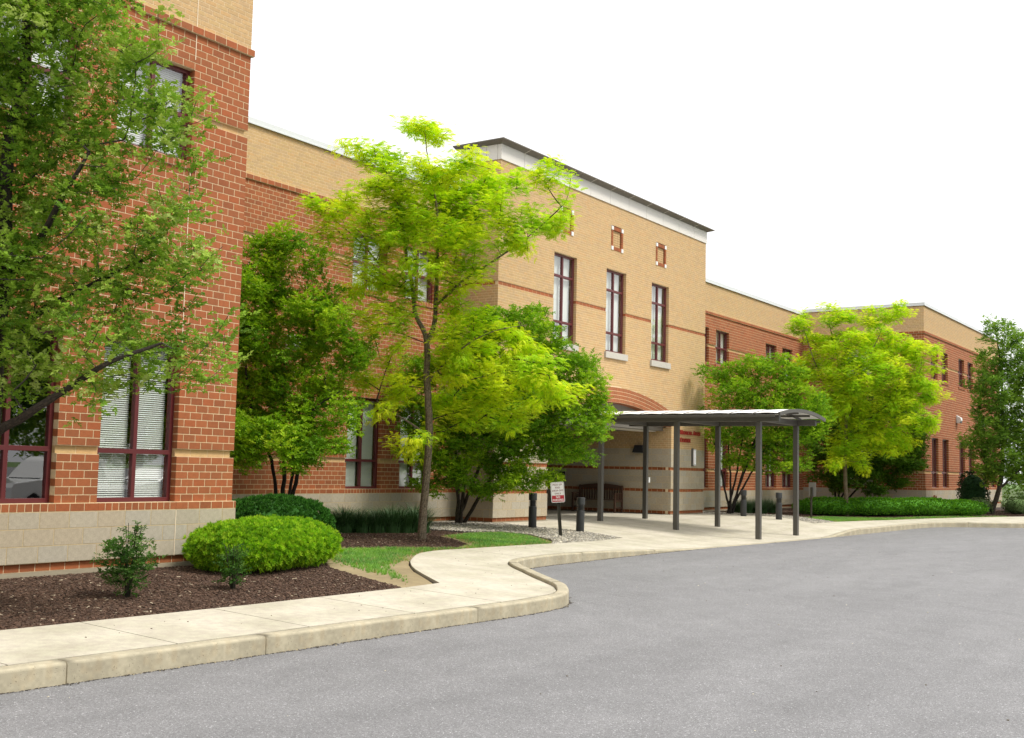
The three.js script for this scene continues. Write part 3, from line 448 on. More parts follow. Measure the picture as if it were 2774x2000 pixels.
// ---------------------------------------------------------------- canopy over the walk
{
  const xl = 16.9, xr = 19.6, t = thing('canopy', 'grey steel entrance canopy with six posts and curved white translucent roof', 'canopy', [(xl + xr) / 2, 0, 0]);
  const hx = (xr - xl) / 2, zs = [-3.65, -1.3, 1.05], z0 = -4.2, z1 = 1.62, top = 2.73;
  for (const s of [-1, 1]) for (const z of zs) {
    const y = H((xl + xr) / 2 + s * hx, z); const p = mesh('post', rbox(.13, top - y + .03, .13, .01), steelMat, t, [s * hx, (top + y) / 2 - .02, z]);
    if (s > 0 && z === zs[0]) mesh('switch_box', rbox(.09, .16, .08, .008, .11, 1.13 - (top + y) / 2, .04), whiteMat, p);
  }
  for (const s of [-1, 1]) mesh('side_beam', rbox(.12, .165, z1 - z0, .008), steelMat, t, [s * hx, top + .0825, (z0 + z1) / 2]);
  for (const z of zs) mesh('cross_beam', rbox(2 * hx - .12, .15, .12, .008), steelMat, t, [0, top + .08, z]);
  // curved ribs, eave rails, ridge and roof panels
  const half = 1.72, rise = .16, R = (half * half + rise * rise) / (2 * rise), yb = 2.915, am = Math.asin(half / R), arc = (a, dr = 0) => [Math.sin(a) * (R + dr), yb + Math.cos(a) * (R + dr) - (R - rise)];
  const arcBar = (d0, d1, za, zb) => { const sh = new THREE.Shape(), n = 18; for (let i = 0; i <= n; i++) { const [x, y] = arc(-am + 2 * am * i / n, d0); i ? sh.lineTo(x, y) : sh.moveTo(x, y); } for (let i = n; i >= 0; i--) sh.lineTo(...arc(-am + 2 * am * i / n, d1)); sh.closePath(); return new THREE.ExtrudeGeometry(sh, { depth: zb - za, bevelEnabled: false }).translate(0, 0, za); };
  mesh('end_fascia', arcBar(-.06, .03, z1 + .1, z1 + .15), steelMat, t); mesh('end_fascia', arcBar(-.06, .03, z0 - .05, z0), steelMat, t);
  const np = 9, dz = (z1 + .1 - z0) / np, poly = new THREE.MeshPhysicalMaterial({ color: lin(.86, .85, .82), roughness: .55, transmission: .15, thickness: 0 });
  for (let i = 0; i < np; i++) {
    const za = z0 + dz * i, so = [], n = 16, m = 6;
    const pt = (a, k) => { const f = k / m, bow = .013 * Math.sin(Math.PI * f); const [x, y] = arc(a, .012 + bow); return [x, y, za + .012 + (dz - .024) * f]; };
    const g = new THREE.BufferGeometry(), idx = []; for (let q = 0; q <= n; q++) for (let k = 0; k <= m; k++) so.push(...pt(-am + 2 * am * q / n, k));
    for (let q = 0; q < n; q++) for (let k = 0; k < m; k++) { const a = q * (m + 1) + k, b = a + m + 1; idx.push(a, a + 1, b, b, a + 1, b + 1); }
    g.setAttribute('position', new THREE.Float32BufferAttribute(so, 3)); g.setIndex(idx); g.computeVertexNormals(); mesh('roof_panel', g, poly, t);
    if (i) mesh('rib', arcBar(-.05, .022, za - .02, za + .02), steelMat, t);
  }
  for (const a of [-am * .995, -am * .5, 0, am * .5, am * .995]) { const [x, y] = arc(a, -.06); mesh('purlin', rbox(.05, .06, z1 - z0, .006), steelMat, t, [x, y, (z0 + z1) / 2], [0, 0, -a]); }
}
// ---------------------------------------------------------------- bollard lights
{
  const bm = S(lin(.032, .034, .036), .5), mk = (x, z, h, label, lean = 0) => {
    const t = thing('bollard', label, 'bollard', [x, H(x, z) - .03, z], 0, 'bollard lights flanking the entrance walk'); t.rotation.z = lean;
    mesh('shaft', new THREE.LatheGeometry([[0, 0], [.1, 0], [.1, h * .62], [.094, h * .63], [0, h * .63]].map((p) => new THREE.Vector2(...p)), 24), bm, t);
    for (let i = 0; i < 4; i++) mesh('louvre', cyl(.1, .088, .018, 24, 0, h * (.645 + .035 * i), 0), bm, t);
    mesh('lamp_core', cyl(.07, .07, h * .18, 16, 0, h * .62, 0), S(lin(.05, .05, .05), .3), t);
    mesh('cap', new THREE.LatheGeometry([[0, h * .79], [.1, h * .79], [.102, h * .8], [.102, h * .985], [.094, h], [0, h]].map((p) => new THREE.Vector2(...p)), 24), bm, t);
  };
  mk(12.38, -2.97, .88, 'dark grey bollard light standing before the striped left pier of the arch'); mk(13.0, -1.98, .86, 'dark grey bollard light on the gravel edge beside the parking sign', -.03);
  mk(24.35, -2.5, .88, 'weathered grey bollard light nearest the many-stemmed tree'); mk(23.75, -1.05, .88, 'weathered grey bollard light between canopy posts and the clipped lawn strip');
}
// ---------------------------------------------------------------- parking signs
function signText() {
  const c = document.createElement('canvas'); c.width = 512; c.height = 768; const x = c.getContext('2d');
  x.fillStyle = '#e9e6e4'; x.fillRect(0, 0, 512, 768); x.strokeStyle = '#4a3234'; x.lineWidth = 7; x.strokeRect(26, 26, 460, 716);
  x.fillStyle = '#b3202f'; x.fillRect(30, 500, 452, 238); x.textAlign = 'center'; x.textBaseline = 'middle';
  x.fillStyle = '#7d4a4c'; x.font = 'bold 92px sans-serif'; x.fillText('PICK-UP', 256, 100, 400); x.fillText('AND', 256, 210, 400); x.fillText('DROP-OFF', 256, 322, 420); x.fillText('ONLY', 256, 434, 400);
  x.fillStyle = '#f2eeee'; x.font = 'bold 108px sans-serif'; x.fillText('NO', 256, 566, 400); x.fillText('PARKING', 256, 674, 420);
  const t = new THREE.CanvasTexture(c); t.colorSpace = THREE.SRGBColorSpace; return t;
}
function parkingSign(label, x, z, nx, nz, lean, plateY) {
  const t = thing('parking_sign', label, 'sign', [x, H(x, z), z], Math.atan2(nx, nz)); t.rotation.order = 'YXZ'; t.rotation.z = lean;
  const pm = S(lin(.045, .04, .024), .6, { map: grain }), sh = new THREE.Shape([[-.04, 0], [-.028, 0], [-.02, .028], [.02, .028], [.028, 0], [.04, 0], [.04, .006], [.032, .006], [.024, .034], [-.024, .034], [-.032, .006], [-.04, .006]].map((p) => new THREE.Vector2(...p)));
  mesh('post', new THREE.ExtrudeGeometry(sh, { depth: plateY + .4, bevelEnabled: false }).rotateX(-Math.PI / 2).translate(0, -.1, -.002), pm, t);
  const w = .31, h = .465, r = .035, ps = new THREE.Shape(); ps.moveTo(r, 0); ps.lineTo(w - r, 0); ps.absarc(w - r, r, r, -Math.PI / 2, 0); ps.lineTo(w, h - r); ps.absarc(w - r, h - r, r, 0, Math.PI / 2); ps.lineTo(r, h); ps.absarc(r, h - r, r, Math.PI / 2, Math.PI); ps.lineTo(0, r); ps.absarc(r, r, r, Math.PI, 1.5 * Math.PI);
  const p = mesh('sign_plate', new THREE.ExtrudeGeometry(ps, { depth: .003, bevelEnabled: false }).translate(-w / 2, 0, 0), S(lin(.36, .36, .36), .45, { metalness: .5 }), t, [0, plateY, .036]);
  const fg = new THREE.ShapeGeometry(ps).translate(-w / 2, 0, .0045), uv = fg.attributes.uv, po = fg.attributes.position; for (let i = 0; i < uv.count; i++) uv.setXY(i, po.getX(i) / w + .5, po.getY(i) / h);
  mesh('sign_face', fg, new THREE.MeshStandardMaterial({ map: signText(), roughness: .45 }), p);
  for (const y of [.06, h - .06]) mesh('bolt', new THREE.SphereGeometry(.008, 8, 5).translate(0, y, .006), S(lin(.4, .4, .4), .4, { metalness: .8 }), p);
  return t;
}
parkingSign('leaning white and red parking sign on a dark post in the gravel', 11.15, -1.39, -.85, .53, .085, .76);
parkingSign('parking sign seen from behind, on a dark post at the edge of the lawn strip', 26.5, -.97, .93, .36, .01, .72);
// ---------------------------------------------------------------- bench in the doorway
{
  const t = thing('bench', 'slatted wooden bench against the wall inside the arched doorway', 'bench', [22.28, H(22, -7), -6.85], -Math.PI / 2), wm = S(lin(.09, .042, .022), .7, { map: grain }), L = 1.7;
  for (const sx of [-1, 1]) { const x = sx * (L / 2 - .04); mesh('leg', rbox(.06, .62, .06, .008, x, .31, .26), wm, t); mesh('leg', rbox(.06, .9, .06, .008, x, .45, -.22), wm, t); mesh('armrest', rbox(.075, .035, .56, .01, x, .63, .03), wm, t); mesh('end_rail', rbox(.04, .05, .46, .006, x, .16, .02), wm, t); mesh('end_rail', rbox(.04, .06, .46, .006, x, .39, .02), wm, t); for (let i = 0; i < 4; i++) mesh('end_slat', rbox(.02, .2, .035, .004, x, .51, -.12 + i * .1), wm, t); }
  for (let i = 0; i < 6; i++) mesh('seat_slat', rbox(L - .02, .022, .07, .005, 0, .425, -.2 + i * .085), wm, t);
  { const sh = new THREE.Shape(); sh.moveTo(-L / 2, .8); sh.lineTo(L / 2, .8); sh.lineTo(L / 2, .87); sh.quadraticCurveTo(0, 1.03, -L / 2, .87); sh.closePath(); mesh('top_rail', new THREE.ExtrudeGeometry(sh, { depth: .035, bevelEnabled: true, bevelSize: .005, bevelThickness: .005, bevelSegments: 1 }).translate(0, 0, -.24), wm, t); }
  for (let i = 0; i < 16; i++) mesh('back_slat', rbox(.045, .38, .018, .004, -L / 2 + .12 + i * (L - .24) / 15, .63, -.225), wm, t);
}
// ---------------------------------------------------------------- plants
const inst = (name, geo, mat, ms, cs, parent) => { const o = new THREE.InstancedMesh(geo, mat, ms.length); o.name = name; o.castShadow = o.receiveShadow = true; ms.forEach((m, i) => o.setMatrixAt(i, m)); if (cs) cs.forEach((c, i) => o.setColorAt(i, c)); o.instanceMatrix.needsUpdate = true; o.userData.kind = 'stuff'; parent.add(o); return o; };
const leafMat = new THREE.MeshPhysicalMaterial({ color: 0xffffff, roughness: .75, transmission: .52, thickness: 0, specularIntensity: .25, side: THREE.DoubleSide });
const locustMat = new THREE.MeshPhysicalMaterial({ color: 0xffffff, roughness: .8, transmission: .56, thickness: 0, specularIntensity: .2, side: THREE.DoubleSide });
const darkLeafMat = new THREE.MeshPhysicalMaterial({ color: 0xffffff, roughness: .7, transmission: .22, thickness: 0, specularIntensity: .25, side: THREE.DoubleSide });
// a folded pointed leaf along +z
function leafG(l, w, fold = .25, bend = .12) {
  const g = new THREE.BufferGeometry(), p = [], f = (a, b, c) => p.push(...a, ...b, ...c), y = w * fold, A = [0, 0, 0], Lf = [-w / 2, y, l * .42], Rg = [w / 2, y, l * .42], M = [0, -bend * l * .2, l * .5], T = [0, -bend * l, l];
  f(A, M, Lf); f(Lf, M, T); f(A, Rg, M); f(M, Rg, T); g.setAttribute('position', new THREE.Float32BufferAttribute(p, 3)); g.computeVertexNormals(); return g;
}
const put = (g, q, pos, s = 1) => g.clone().applyMatrix4(new THREE.Matrix4().compose(pos, q, V(s, s, s)));
function aim(dir, up, roll = 0) { const z = dir.clone().normalize(), x = V().crossVectors(up, z); if (x.lengthSq() < 1e-6) x.set(1, 0, 0); x.normalize(); const y = V().crossVectors(z, x), q = new THREE.Quaternion().setFromRotationMatrix(new THREE.Matrix4().makeBasis(x, y, z)); if (roll) q.multiply(new THREE.Quaternion().setFromAxisAngle(V(0, 0, 1), roll)); return q; }
function sprayG(seed, n, l, w, stem, spread) { // alternate leaves along a short shoot
  const r = rng(seed), gs = []; const one = leafG(l, w);
  for (let i = 0; i < n; i++) { const a = i * 2.4 + r(), s = (i + .5) / n, d = V(Math.cos(a) * spread, Math.sin(a) * spread * .6 + .15, .5 + s * .6); gs.push(put(one, aim(d, V(0, 1, 0), (r() - .5)), V(0, 0, s * stem), .7 + r() * .5)); }
  return mergeGeometries(gs);
}
function frondG(seed, pairs, len, ll, lw) { // pinnate leaf, arching, leaflets in two rows
  const r = rng(seed), gs = [], one = leafG(ll, lw, .15, .1);
  for (let i = 0; i < pairs; i++) { const s = (i + 1) / pairs, y = -.5 * len * s * s * .9 + .12 * len * s, z = len * s * (1 - .18 * s), sz = .65 + .5 * Math.sin(Math.PI * Math.min(1, s * .9 + .05)); for (const k of [-1, 1]) gs.push(put(one, aim(V(k, -.25 + (r() - .5) * .3, .55), V(0, 1, 0), k * .25), V(0, y, z), sz)); }
  return mergeGeometries(gs);
}
const barkTex = tex(256, ((a, b, r) => (i, j) => { const v = .62 + .3 * (a(i, (j >> 2)) - .5) + .25 * (b(i, j) - .5) + (r() - .5) * .12; return [v, v * .95, v * .88]; })(tileNoise(256, 32, 61), tileNoise(256, 24, 62), rng(63)), true, 3);
const barkMat = (r, g, b) => S(lin(r, g, b), .95, { map: barkTex, bumpMap: barkTex, bumpScale: .006 });
function tube(pts, sides) { // pts: [{p, r}]
  const p = [], u = [], idx = [], n = pts.length; let up = V(.3, .1, 1), run = 0;
  pts.forEach((q, i) => { const d = pts[Math.min(n - 1, i + 1)].p.clone().sub(pts[Math.max(0, i - 1)].p).normalize(), x = V().crossVectors(up, d).normalize(), y = V().crossVectors(d, x); up = y; if (i) run += q.p.distanceTo(pts[i - 1].p); for (let k = 0; k <= sides; k++) { const a = k / sides * 2 * Math.PI, v = q.p.clone().addScaledVector(x, Math.cos(a) * q.r).addScaledVector(y, Math.sin(a) * q.r); p.push(v.x, v.y, v.z); u.push(k / sides * q.r * 6, run); } });
  for (let i = 0; i < n - 1; i++) for (let k = 0; k < sides; k++) { const a = i * (sides + 1) + k, b = a + sides + 1; idx.push(a, a + 1, b, b, a + 1, b + 1); }
  const g = new THREE.BufferGeometry(); g.setAttribute('position', new THREE.Float32BufferAttribute(p, 3)); g.setAttribute('uv', new THREE.Float32BufferAttribute(u, 2)); g.setIndex(idx); g.computeVertexNormals(); return g;
}
// T: stems [[{p, r}...]], blobs [{c, r}] in world space; twigs grow from the stems to points spread through the blobs
function tree(T) {
  const r = rng(T.seed), t = thing(T.name, T.label, 'tree', [0, 0, 0], 0, T.group); t.position.copy(T.base);
  const rel = (v) => v.clone().sub(T.base), nodes = [];
  const stems = T.stems.map((st) => { const c = new THREE.CatmullRomCurve3(st.map((q) => q.p)), len = c.getLength(), n = Math.max(4, Math.ceil(len / .16)), out = []; for (let i = 0; i <= n; i++) { const s = i / n, k = Math.min(st.length - 1.001, s * (st.length - 1)), a = Math.floor(k); out.push({ p: c.getPointAt(s).add(V((r() - .5) * .02, 0, (r() - .5) * .02)), r: st[a].r + (st[a + 1].r - st[a].r) * (k - a) }); } return out; });
  stems.forEach((st) => { let par = -1; st.forEach((q, i) => { nodes.push({ p: q.p, par, stem: true, low: q.p.y < (T.clear ?? 0), a: 0 }); par = nodes.length - 1; }); });
  const att = []; const cell = new Map(), cs = T.spacing, key = (v) => Math.floor(v.x / cs) + ',' + Math.floor(v.y / cs) + ',' + Math.floor(v.z / cs);
  const close = (v) => { const [a, b, c] = [v.x, v.y, v.z].map((q) => Math.floor(q / cs)); for (let i = -1; i <= 1; i++) for (let j = -1; j <= 1; j++) for (let k = -1; k <= 1; k++) for (const w of cell.get((a + i) + ',' + (b + j) + ',' + (c + k)) || []) if (w.distanceToSquared(v) < cs * cs * .55) return true; return false; };
  for (const b of T.blobs) { const n = Math.ceil(4.19 * b.r ** 3 / cs ** 3 * (T.fill || 1.1)) + 2; for (let i = 0; i < n; i++) { const v = V(r() * 2 - 1, r() * 2 - 1, r() * 2 - 1); if (v.lengthSq() > 1) { i--; continue; } v.multiplyScalar(b.r); v.y *= T.flat || 1; v.add(b.c); if (T.keep && !T.keep(v)) continue; if (close(v)) continue; const k = key(v); cell.has(k) ? cell.get(k).push(v) : cell.set(k, [v]); att.push(v); } }
  att.forEach((v) => { v.d = Math.min(...nodes.map((n) => n.p.distanceToSquared(v))); }); att.sort((a, b) => a.d - b.d);
  const tips = [];
  for (const v of att) {
    let best = -1, bc = 1e9; for (let i = 0; i < nodes.length; i++) { const n = nodes[i]; if (n.low) continue; const dx = n.p.x - v.x, dy = n.p.y - v.y, dz = n.p.z - v.z, d = Math.sqrt(dx * dx + dy * dy + dz * dz), c = d + Math.max(0, dy + d * .15) * .9; if (c < bc) { bc = c; best = i; } }
    const n = nodes[best], d = n.p.distanceTo(v), k = Math.max(1, Math.ceil(d / .2)), mid = n.p.clone().lerp(v, .5).add(V((r() - .5) * d * .25, (T.sag ?? -.06) * d + (r() - .5) * d * .12, (r() - .5) * d * .25)); let par = best;
    for (let i = 1; i <= k; i++) { const s = i / k, q = n.p.clone().multiplyScalar((1 - s) ** 2).addScaledVector(mid, 2 * s * (1 - s)).addScaledVector(v, s * s); nodes.push({ p: q, par, a: 0 }); par = nodes.length - 1; }
    tips.push({ p: v, dir: v.clone().sub(nodes[nodes[par].par]?.p || n.p).normalize(), root: n.p });
  }
  const E = 2.35, tipR = T.tipR || .0034; for (let i = nodes.length - 1; i >= 0; i--) { const n = nodes[i]; n.a += n.a ? 0 : tipR ** E; if (n.par >= 0) nodes[n.par].a += n.a; n.r = n.a ** (1 / E) * (T.thick || 1); }
  const bm = barkMat(...(T.bark || [.10, .078, .055]));
  stems.forEach((st) => mesh('trunk', tube(st.map((q) => ({ p: rel(q.p), r: q.r * (1 + .06 * n3(q.p.x * 5, q.p.y * 4, q.p.z * 5)) })), 10), bm, t));
  { const P_ = [], N_ = [], I_ = [], sd = 5; const kids = new Map(); nodes.forEach((n, i) => { if (n.stem || n.par < 0) return; const a = nodes[n.par], d = n.p.clone().sub(a.p), l = d.length(); if (l < 1e-4) return; d.multiplyScalar(1 / l); const x = V().crossVectors(Math.abs(d.y) < .9 ? V(0, 1, 0) : V(1, 0, 0), d).normalize(), y = V().crossVectors(d, x), r0 = Math.min(a.stem ? n.r * 1.15 : a.r, n.r * 1.5), o = P_.length / 3; for (const [c, rr] of [[rel(a.p).addScaledVector(d, -rr0(n.r)), r0], [rel(n.p), n.r]]) for (let k = 0; k < sd; k++) { const an = k / sd * 6.283, e = x.clone().multiplyScalar(Math.cos(an)).addScaledVector(y, Math.sin(an)); P_.push(c.x + e.x * rr, c.y + e.y * rr, c.z + e.z * rr); N_.push(e.x, e.y, e.z); } for (let k = 0; k < sd; k++) { const q = (k + 1) % sd; I_.push(o + k, o + q, o + sd + k, o + q, o + sd + q, o + sd + k); } });
    const g = new THREE.BufferGeometry(); g.setAttribute('position', new THREE.Float32BufferAttribute(P_, 3)); g.setAttribute('normal', new THREE.Float32BufferAttribute(N_, 3)); g.setAttribute('uv', new THREE.Float32BufferAttribute(new Float32Array(P_.length / 3 * 2), 2)); g.setIndex(I_); mesh('branches', g, S(lin(...(T.twig || T.bark || [.07, .052, .036]).map((q) => q * .62)), .95), t).userData.kind = 'stuff'; }
  const G = T.leafGeos.map(() => ({ m: [], c: [] })), M = new THREE.Matrix4();
  for (const tp of tips) {
    const lobe = T.tone ? T.tone(tp.p, r) : r();
    for (let k = 0; k < T.per; k++) {
      const pos = tp.p.clone().addScaledVector(tp.dir, -r() * (T.back || .25)).add(V((r() - .5), (r() - .5) * (T.sprY || .7), (r() - .5)).multiplyScalar(T.spr || .3));
      const a = r() * 6.283, dir = tp.dir.clone().multiplyScalar(T.along ?? .5).add(V(Math.cos(a), (r() - .5) * .6 + (T.lift ?? 0), Math.sin(a)).multiplyScalar(.8));
      const s = (T.size || 1) * (.72 + r() * .55), i = Math.floor(r() * G.length); G[i].m.push(M.compose(rel(pos), aim(dir, V((r() - .5) * .5, 1, (r() - .5) * .5)), V(s, s, s)).clone());
      const c = T.cols[Math.floor(clamp(lobe * .6 + r() * .4, 0, .999) * T.cols.length)], v = .82 + r() * .36; G[i].c.push(lin(c[0] * v, c[1] * v, c[2] * v));
    }
  }
  G.forEach((q, i) => q.m.length && inst('crown', T.leafGeos[i], T.mat || leafMat, q.m, q.c, t));
  return t;
}
const rr0 = (r) => r * .5;
const blobs = (zc, list, seed, spread = .5, toward = 0) => { const r = rng(seed); return list.flatMap(([px, py, rp, dz]) => { const R = rp / FOC * zc, o = []; const z = zc - toward + (dz ?? (r() - .5) * 2 * spread); o.push({ c: P(px, py, z), r: R * z / zc }); return o; }); };
const pearLeaf = [sprayG(1, 8, .062, .042, .12, .9), sprayG(2, 7, .058, .044, .1, 1), sprayG(3, 9, .055, .036, .14, .8)];
const smallLeaf = [sprayG(4, 8, .058, .034, .12, .95), sprayG(5, 9, .05, .032, .14, .9), sprayG(6, 7, .06, .036, .1, 1)];
const locustLeaf = [frondG(7, 7, .15, .040, .019), frondG(8, 6, .13, .042, .02), frondG(9, 8, .17, .040, .019)];
const px = (x, y, zc, r) => ({ p: P(x, y, zc), r });
const gnd = (x, z) => V(x, H(x, z) - .05, z);
const GREEN_PEAR = [[.13, .26, .02], [.21, .37, .03], [.30, .47, .04], [.40, .54, .08], [.50, .60, .17]];
const GREEN_MID = [[.15, .33, .008], [.24, .45, .010], [.35, .56, .012], [.46, .63, .02]];
const GREEN_LOCUST = [[.42, .68, .014], [.54, .76, .016], [.64, .80, .018], [.73, .83, .02], [.80, .84, .03]];
{ // pear tree in the near bed
  const zc = 11.1, b = gnd(-5.25, 2.05), zb = depthOf(b.x, 1, b.z);
  tree({ name: 'pear_tree', seed: 201, label: 'large loose-crowned pear tree in the mulch bed in front of the near brick wing', base: b, spacing: .28, fill: 1.15, per: 27, spr: .32, back: .28, size: .78, leafGeos: pearLeaf, cols: GREEN_PEAR, bark: [.09, .075, .06], clear: 1.4, thick: .95,
    stems: [[{ p: b, r: .12 }, { p: P(-45, 1300, zc), r: .1 }, { p: P(-15, 1000, zc), r: .09 }, { p: P(10, 700, zc), r: .075 }, { p: P(20, 420, zc), r: .06 }, { p: P(70, 150, zc), r: .045 }, { p: P(60, -150, zc), r: .03 }],
      [{ p: P(-25, 1180, zc), r: .05 }, { p: P(60, 1130, zc - .3), r: .042 }, { p: P(170, 1060, zc - .5), r: .034 }, { p: P(300, 980, zc - .6), r: .024 }, { p: P(440, 930, zc - .5), r: .014 }],
      [{ p: P(5, 760, zc), r: .05 }, { p: P(110, 640, zc - .2), r: .036 }, { p: P(190, 500, zc - .4), r: .026 }, { p: P(240, 410, zc - .4), r: .016 }],
      [{ p: P(-10, 980, zc), r: .05 }, { p: P(90, 860, zc + .3), r: .035 }, { p: P(250, 770, zc + .4), r: .025 }, { p: P(420, 690, zc + .3), r: .014 }]],
    blobs: blobs(zc, [[0, 40, 230], [230, 70, 170], [350, 60, 110], [395, 200, 100], [300, 300, 170], [0, 330, 230], [430, 330, 100], [520, 300, 55], [560, 270, 35], [480, 410, 75], [545, 430, 40], [180, 480, 150], [330, 580, 150], [490, 600, 75], [545, 560, 35], [130, 680, 190], [400, 720, 140], [520, 720, 70], [560, 790, 55], [590, 930, 55], [620, 950, 35], [500, 880, 90], [420, 930, 100], [280, 900, 140], [100, 900, 160], [560, 1010, 45], [600, 870, 55], [635, 945, 34], [575, 690, 42], [560, 640, 40], [600, 1000, 30], [490, 1000, 50], [330, 1010, 80], [180, 1020, 80], [60, 1040, 70], [250, 1080, 38], [420, 1000, 55], [0, 780, 200], [-200, 300, 260], [-250, 650, 280], [-180, 950, 180], [0, -220, 260], [230, -150, 170], [-250, -150, 230], [-60, -450, 220]], 9, .55) });
}
{ // honey locust before the entrance
  const b = gnd(6.63, -1.83), zc = depthOf(6.63, 0, -1.83);
  tree({ name: 'locust_tree', seed: 202, label: 'yellow-green locust tree rising from the mulch bed between the yew mound and the arched entrance', group: 'locust trees along the front', base: b, spacing: .33, mat: locustMat, fill: 1.5, per: 74, spr: .38, sprY: .7, back: .32, tipR: .0048, size: 1.0, lift: .15, along: .6, leafGeos: locustLeaf, cols: GREEN_LOCUST, bark: [.44, .38, .30], twig: [.075, .052, .035], clear: 1.9, flat: .9, sag: .03, thick: 1.25,
    stems: [[{ p: b, r: .09 }, px(1150, 1350, zc, .076), px(1160, 1230, zc, .072), px(1162, 1130, zc, .075), px(1156, 1030, zc, .068), px(1153, 910, zc, .06), px(1128, 861, zc, .045), px(1115, 768, zc, .038), px(1100, 690, zc, .03), px(1085, 570, zc, .02), px(1060, 470, zc, .01)],
      [px(1155, 930, zc, .05), px(1176, 880, zc, .044), px(1181, 800, zc, .04), px(1186, 654, zc, .032), px(1180, 540, zc, .022), px(1160, 430, zc, .014), px(1147, 345, zc, .007)],
      [px(1180, 830, zc, .03), px(1250, 765, zc - .2, .026), px(1340, 705, zc - .3, .02), px(1420, 650, zc - .3, .014), px(1490, 590, zc - .3, .008)],
      [px(1160, 1180, zc, .03), px(1100, 1140, zc - .2, .022), px(1050, 1110, zc - .3, .014), px(1020, 1085, zc - .3, .008)],
      [px(1157, 1040, zc, .024), px(1230, 960, zc - .3, .018), px(1330, 900, zc - .6, .012), px(1430, 880, zc - .8, .006)],
      [px(1120, 800, zc, .03), px(1050, 740, zc + .2, .022), px(980, 660, zc + .3, .014), px(900, 590, zc + .2, .008)]],
    blobs: blobs(zc, [[1145, 345, 42], [1190, 362, 36], [1110, 345, 25], [1000, 420, 42], [945, 395, 32], [1060, 430, 50], [1130, 470, 60], [1210, 460, 60], [1290, 440, 50], [1330, 480, 55], [1400, 480, 42], [1470, 480, 45], [1535, 458, 36], [850, 545, 34], [900, 570, 40], [960, 540, 45], [1040, 540, 75], [1150, 570, 85], [1260, 560, 80], [1360, 570, 70], [1440, 590, 55], [1500, 590, 50], [1535, 565, 28], [890, 620, 40], [960, 640, 60], [1060, 650, 70], [1250, 670, 80], [1360, 650, 50], [1420, 660, 40], [930, 700, 38], [1000, 720, 45], [1150, 730, 60], [1300, 740, 45], [980, 850, 32], [1040, 865, 42], [1090, 900, 42], [1010, 900, 28], [1230, 850, 40], [1050, 990, 45], [990, 1030, 32], [1080, 1060, 50], [1030, 1100, 36], [1230, 960, 55], [1310, 980, 65], [1400, 990, 60], [1340, 1060, 60], [1450, 1040, 60], [1510, 1080, 48], [1250, 1080, 55], [1180, 1100, 34], [1370, 1130, 50], [1130, 1200, 30], [1180, 1170, 34], [1290, 1160, 38], [1560, 1060, 36], [1110, 1240, 16], [1060, 800, 55], [1230, 800, 55], [1300, 860, 55], [1000, 780, 40], [1110, 850, 34], [1340, 900, 50], [1220, 900, 45], [1080, 950, 42], [950, 790, 30], [1400, 920, 48], [1460, 950, 42], [1050, 480, 60], [1240, 500, 70], [1010, 590, 60], [1330, 530, 60], [1200, 520, 80], [1120, 620, 80], [1190, 680, 60], [1090, 760, 50], [1260, 620, 70], [1300, 1090, 60], [1420, 1100, 60], [1480, 1000, 50], [1240, 1020, 50], [870, 850, 26], [930, 860, 30], [1070, 1180, 26]], 10, .9) });
}
{ // serviceberry in the corner
  const b = gnd(4.7, -3.9), zc = depthOf(4.7, 0, -3.9), P0 = (x, y, o = 0) => P(x, y, zc + o);
  tree({ name: 'serviceberry_tree', seed: 203, label: 'dark green many-branched small tree in the corner beside the near wing', base: b, spacing: .32, fill: 1.5, per: 46, spr: .4, size: 1.1, back: .3, leafGeos: smallLeaf, cols: GREEN_MID, bark: [.06, .05, .04], clear: .9, flat: .85, keep: (v) => v.z > Z2 + .3,
    stems: [[{ p: b, r: .05 }, { p: P0(770, 1250), r: .04 }, { p: P0(730, 1050), r: .03 }, { p: P0(720, 850), r: .02 }, { p: P0(750, 690), r: .01 }], [{ p: b.clone().add(V(.12, 0, .05)), r: .045 }, { p: P0(820, 1220), r: .035 }, { p: P0(860, 1000), r: .026 }, { p: P0(890, 800), r: .012 }], [{ p: b.clone().add(V(-.1, 0, .1)), r: .045 }, { p: P0(740, 1270, -.5), r: .032 }, { p: P0(680, 1100, -.6), r: .024 }, { p: P0(660, 900, -.5), r: .012 }], [{ p: b.clone().add(V(.02, 0, .14)), r: .04 }, { p: P0(800, 1250, -.7), r: .03 }, { p: P0(840, 1120, -1), r: .02 }, { p: P0(920, 1060, -1.1), r: .01 }]],
    blobs: blobs(zc, [[760, 640, 50], [830, 690, 55], [700, 700, 65], [870, 760, 50], [730, 800, 85], [840, 840, 80], [920, 850, 45], [690, 900, 80], [790, 940, 95], [900, 930, 70], [960, 980, 42], [710, 1030, 90], [820, 1060, 90], [920, 1060, 55], [690, 1140, 85], [790, 1170, 85], [880, 1170, 75], [935, 1150, 38], [700, 1225, 60, -1.1], [790, 1235, 55, -1.3], [870, 1215, 50, -1.2], [740, 1190, 75, -1.2], [820, 1230, 45], [660, 1250, 40, -1], [640, 1180, 60, -1], [960, 1100, 40, -1], [600, 900, 90], [580, 1100, 100], [640, 780, 70], [1000, 940, 30]], 11, .55, .55) });
}
const multi = (b, tops, r0, r) => tops.map((t, i) => [{ p: b.clone().add(V(Math.cos(i * 2.4) * .1, 0, Math.sin(i * 2.4) * .1)), r: r0 }, { p: b.clone().lerp(t, .3).add(V(0, .1, 0)), r: r0 * .8 }, { p: b.clone().lerp(t, .65).add(V((r() - .5) * .2, .15, (r() - .5) * .2)), r: r0 * .55 }, { p: t, r: r0 * .22 }]);
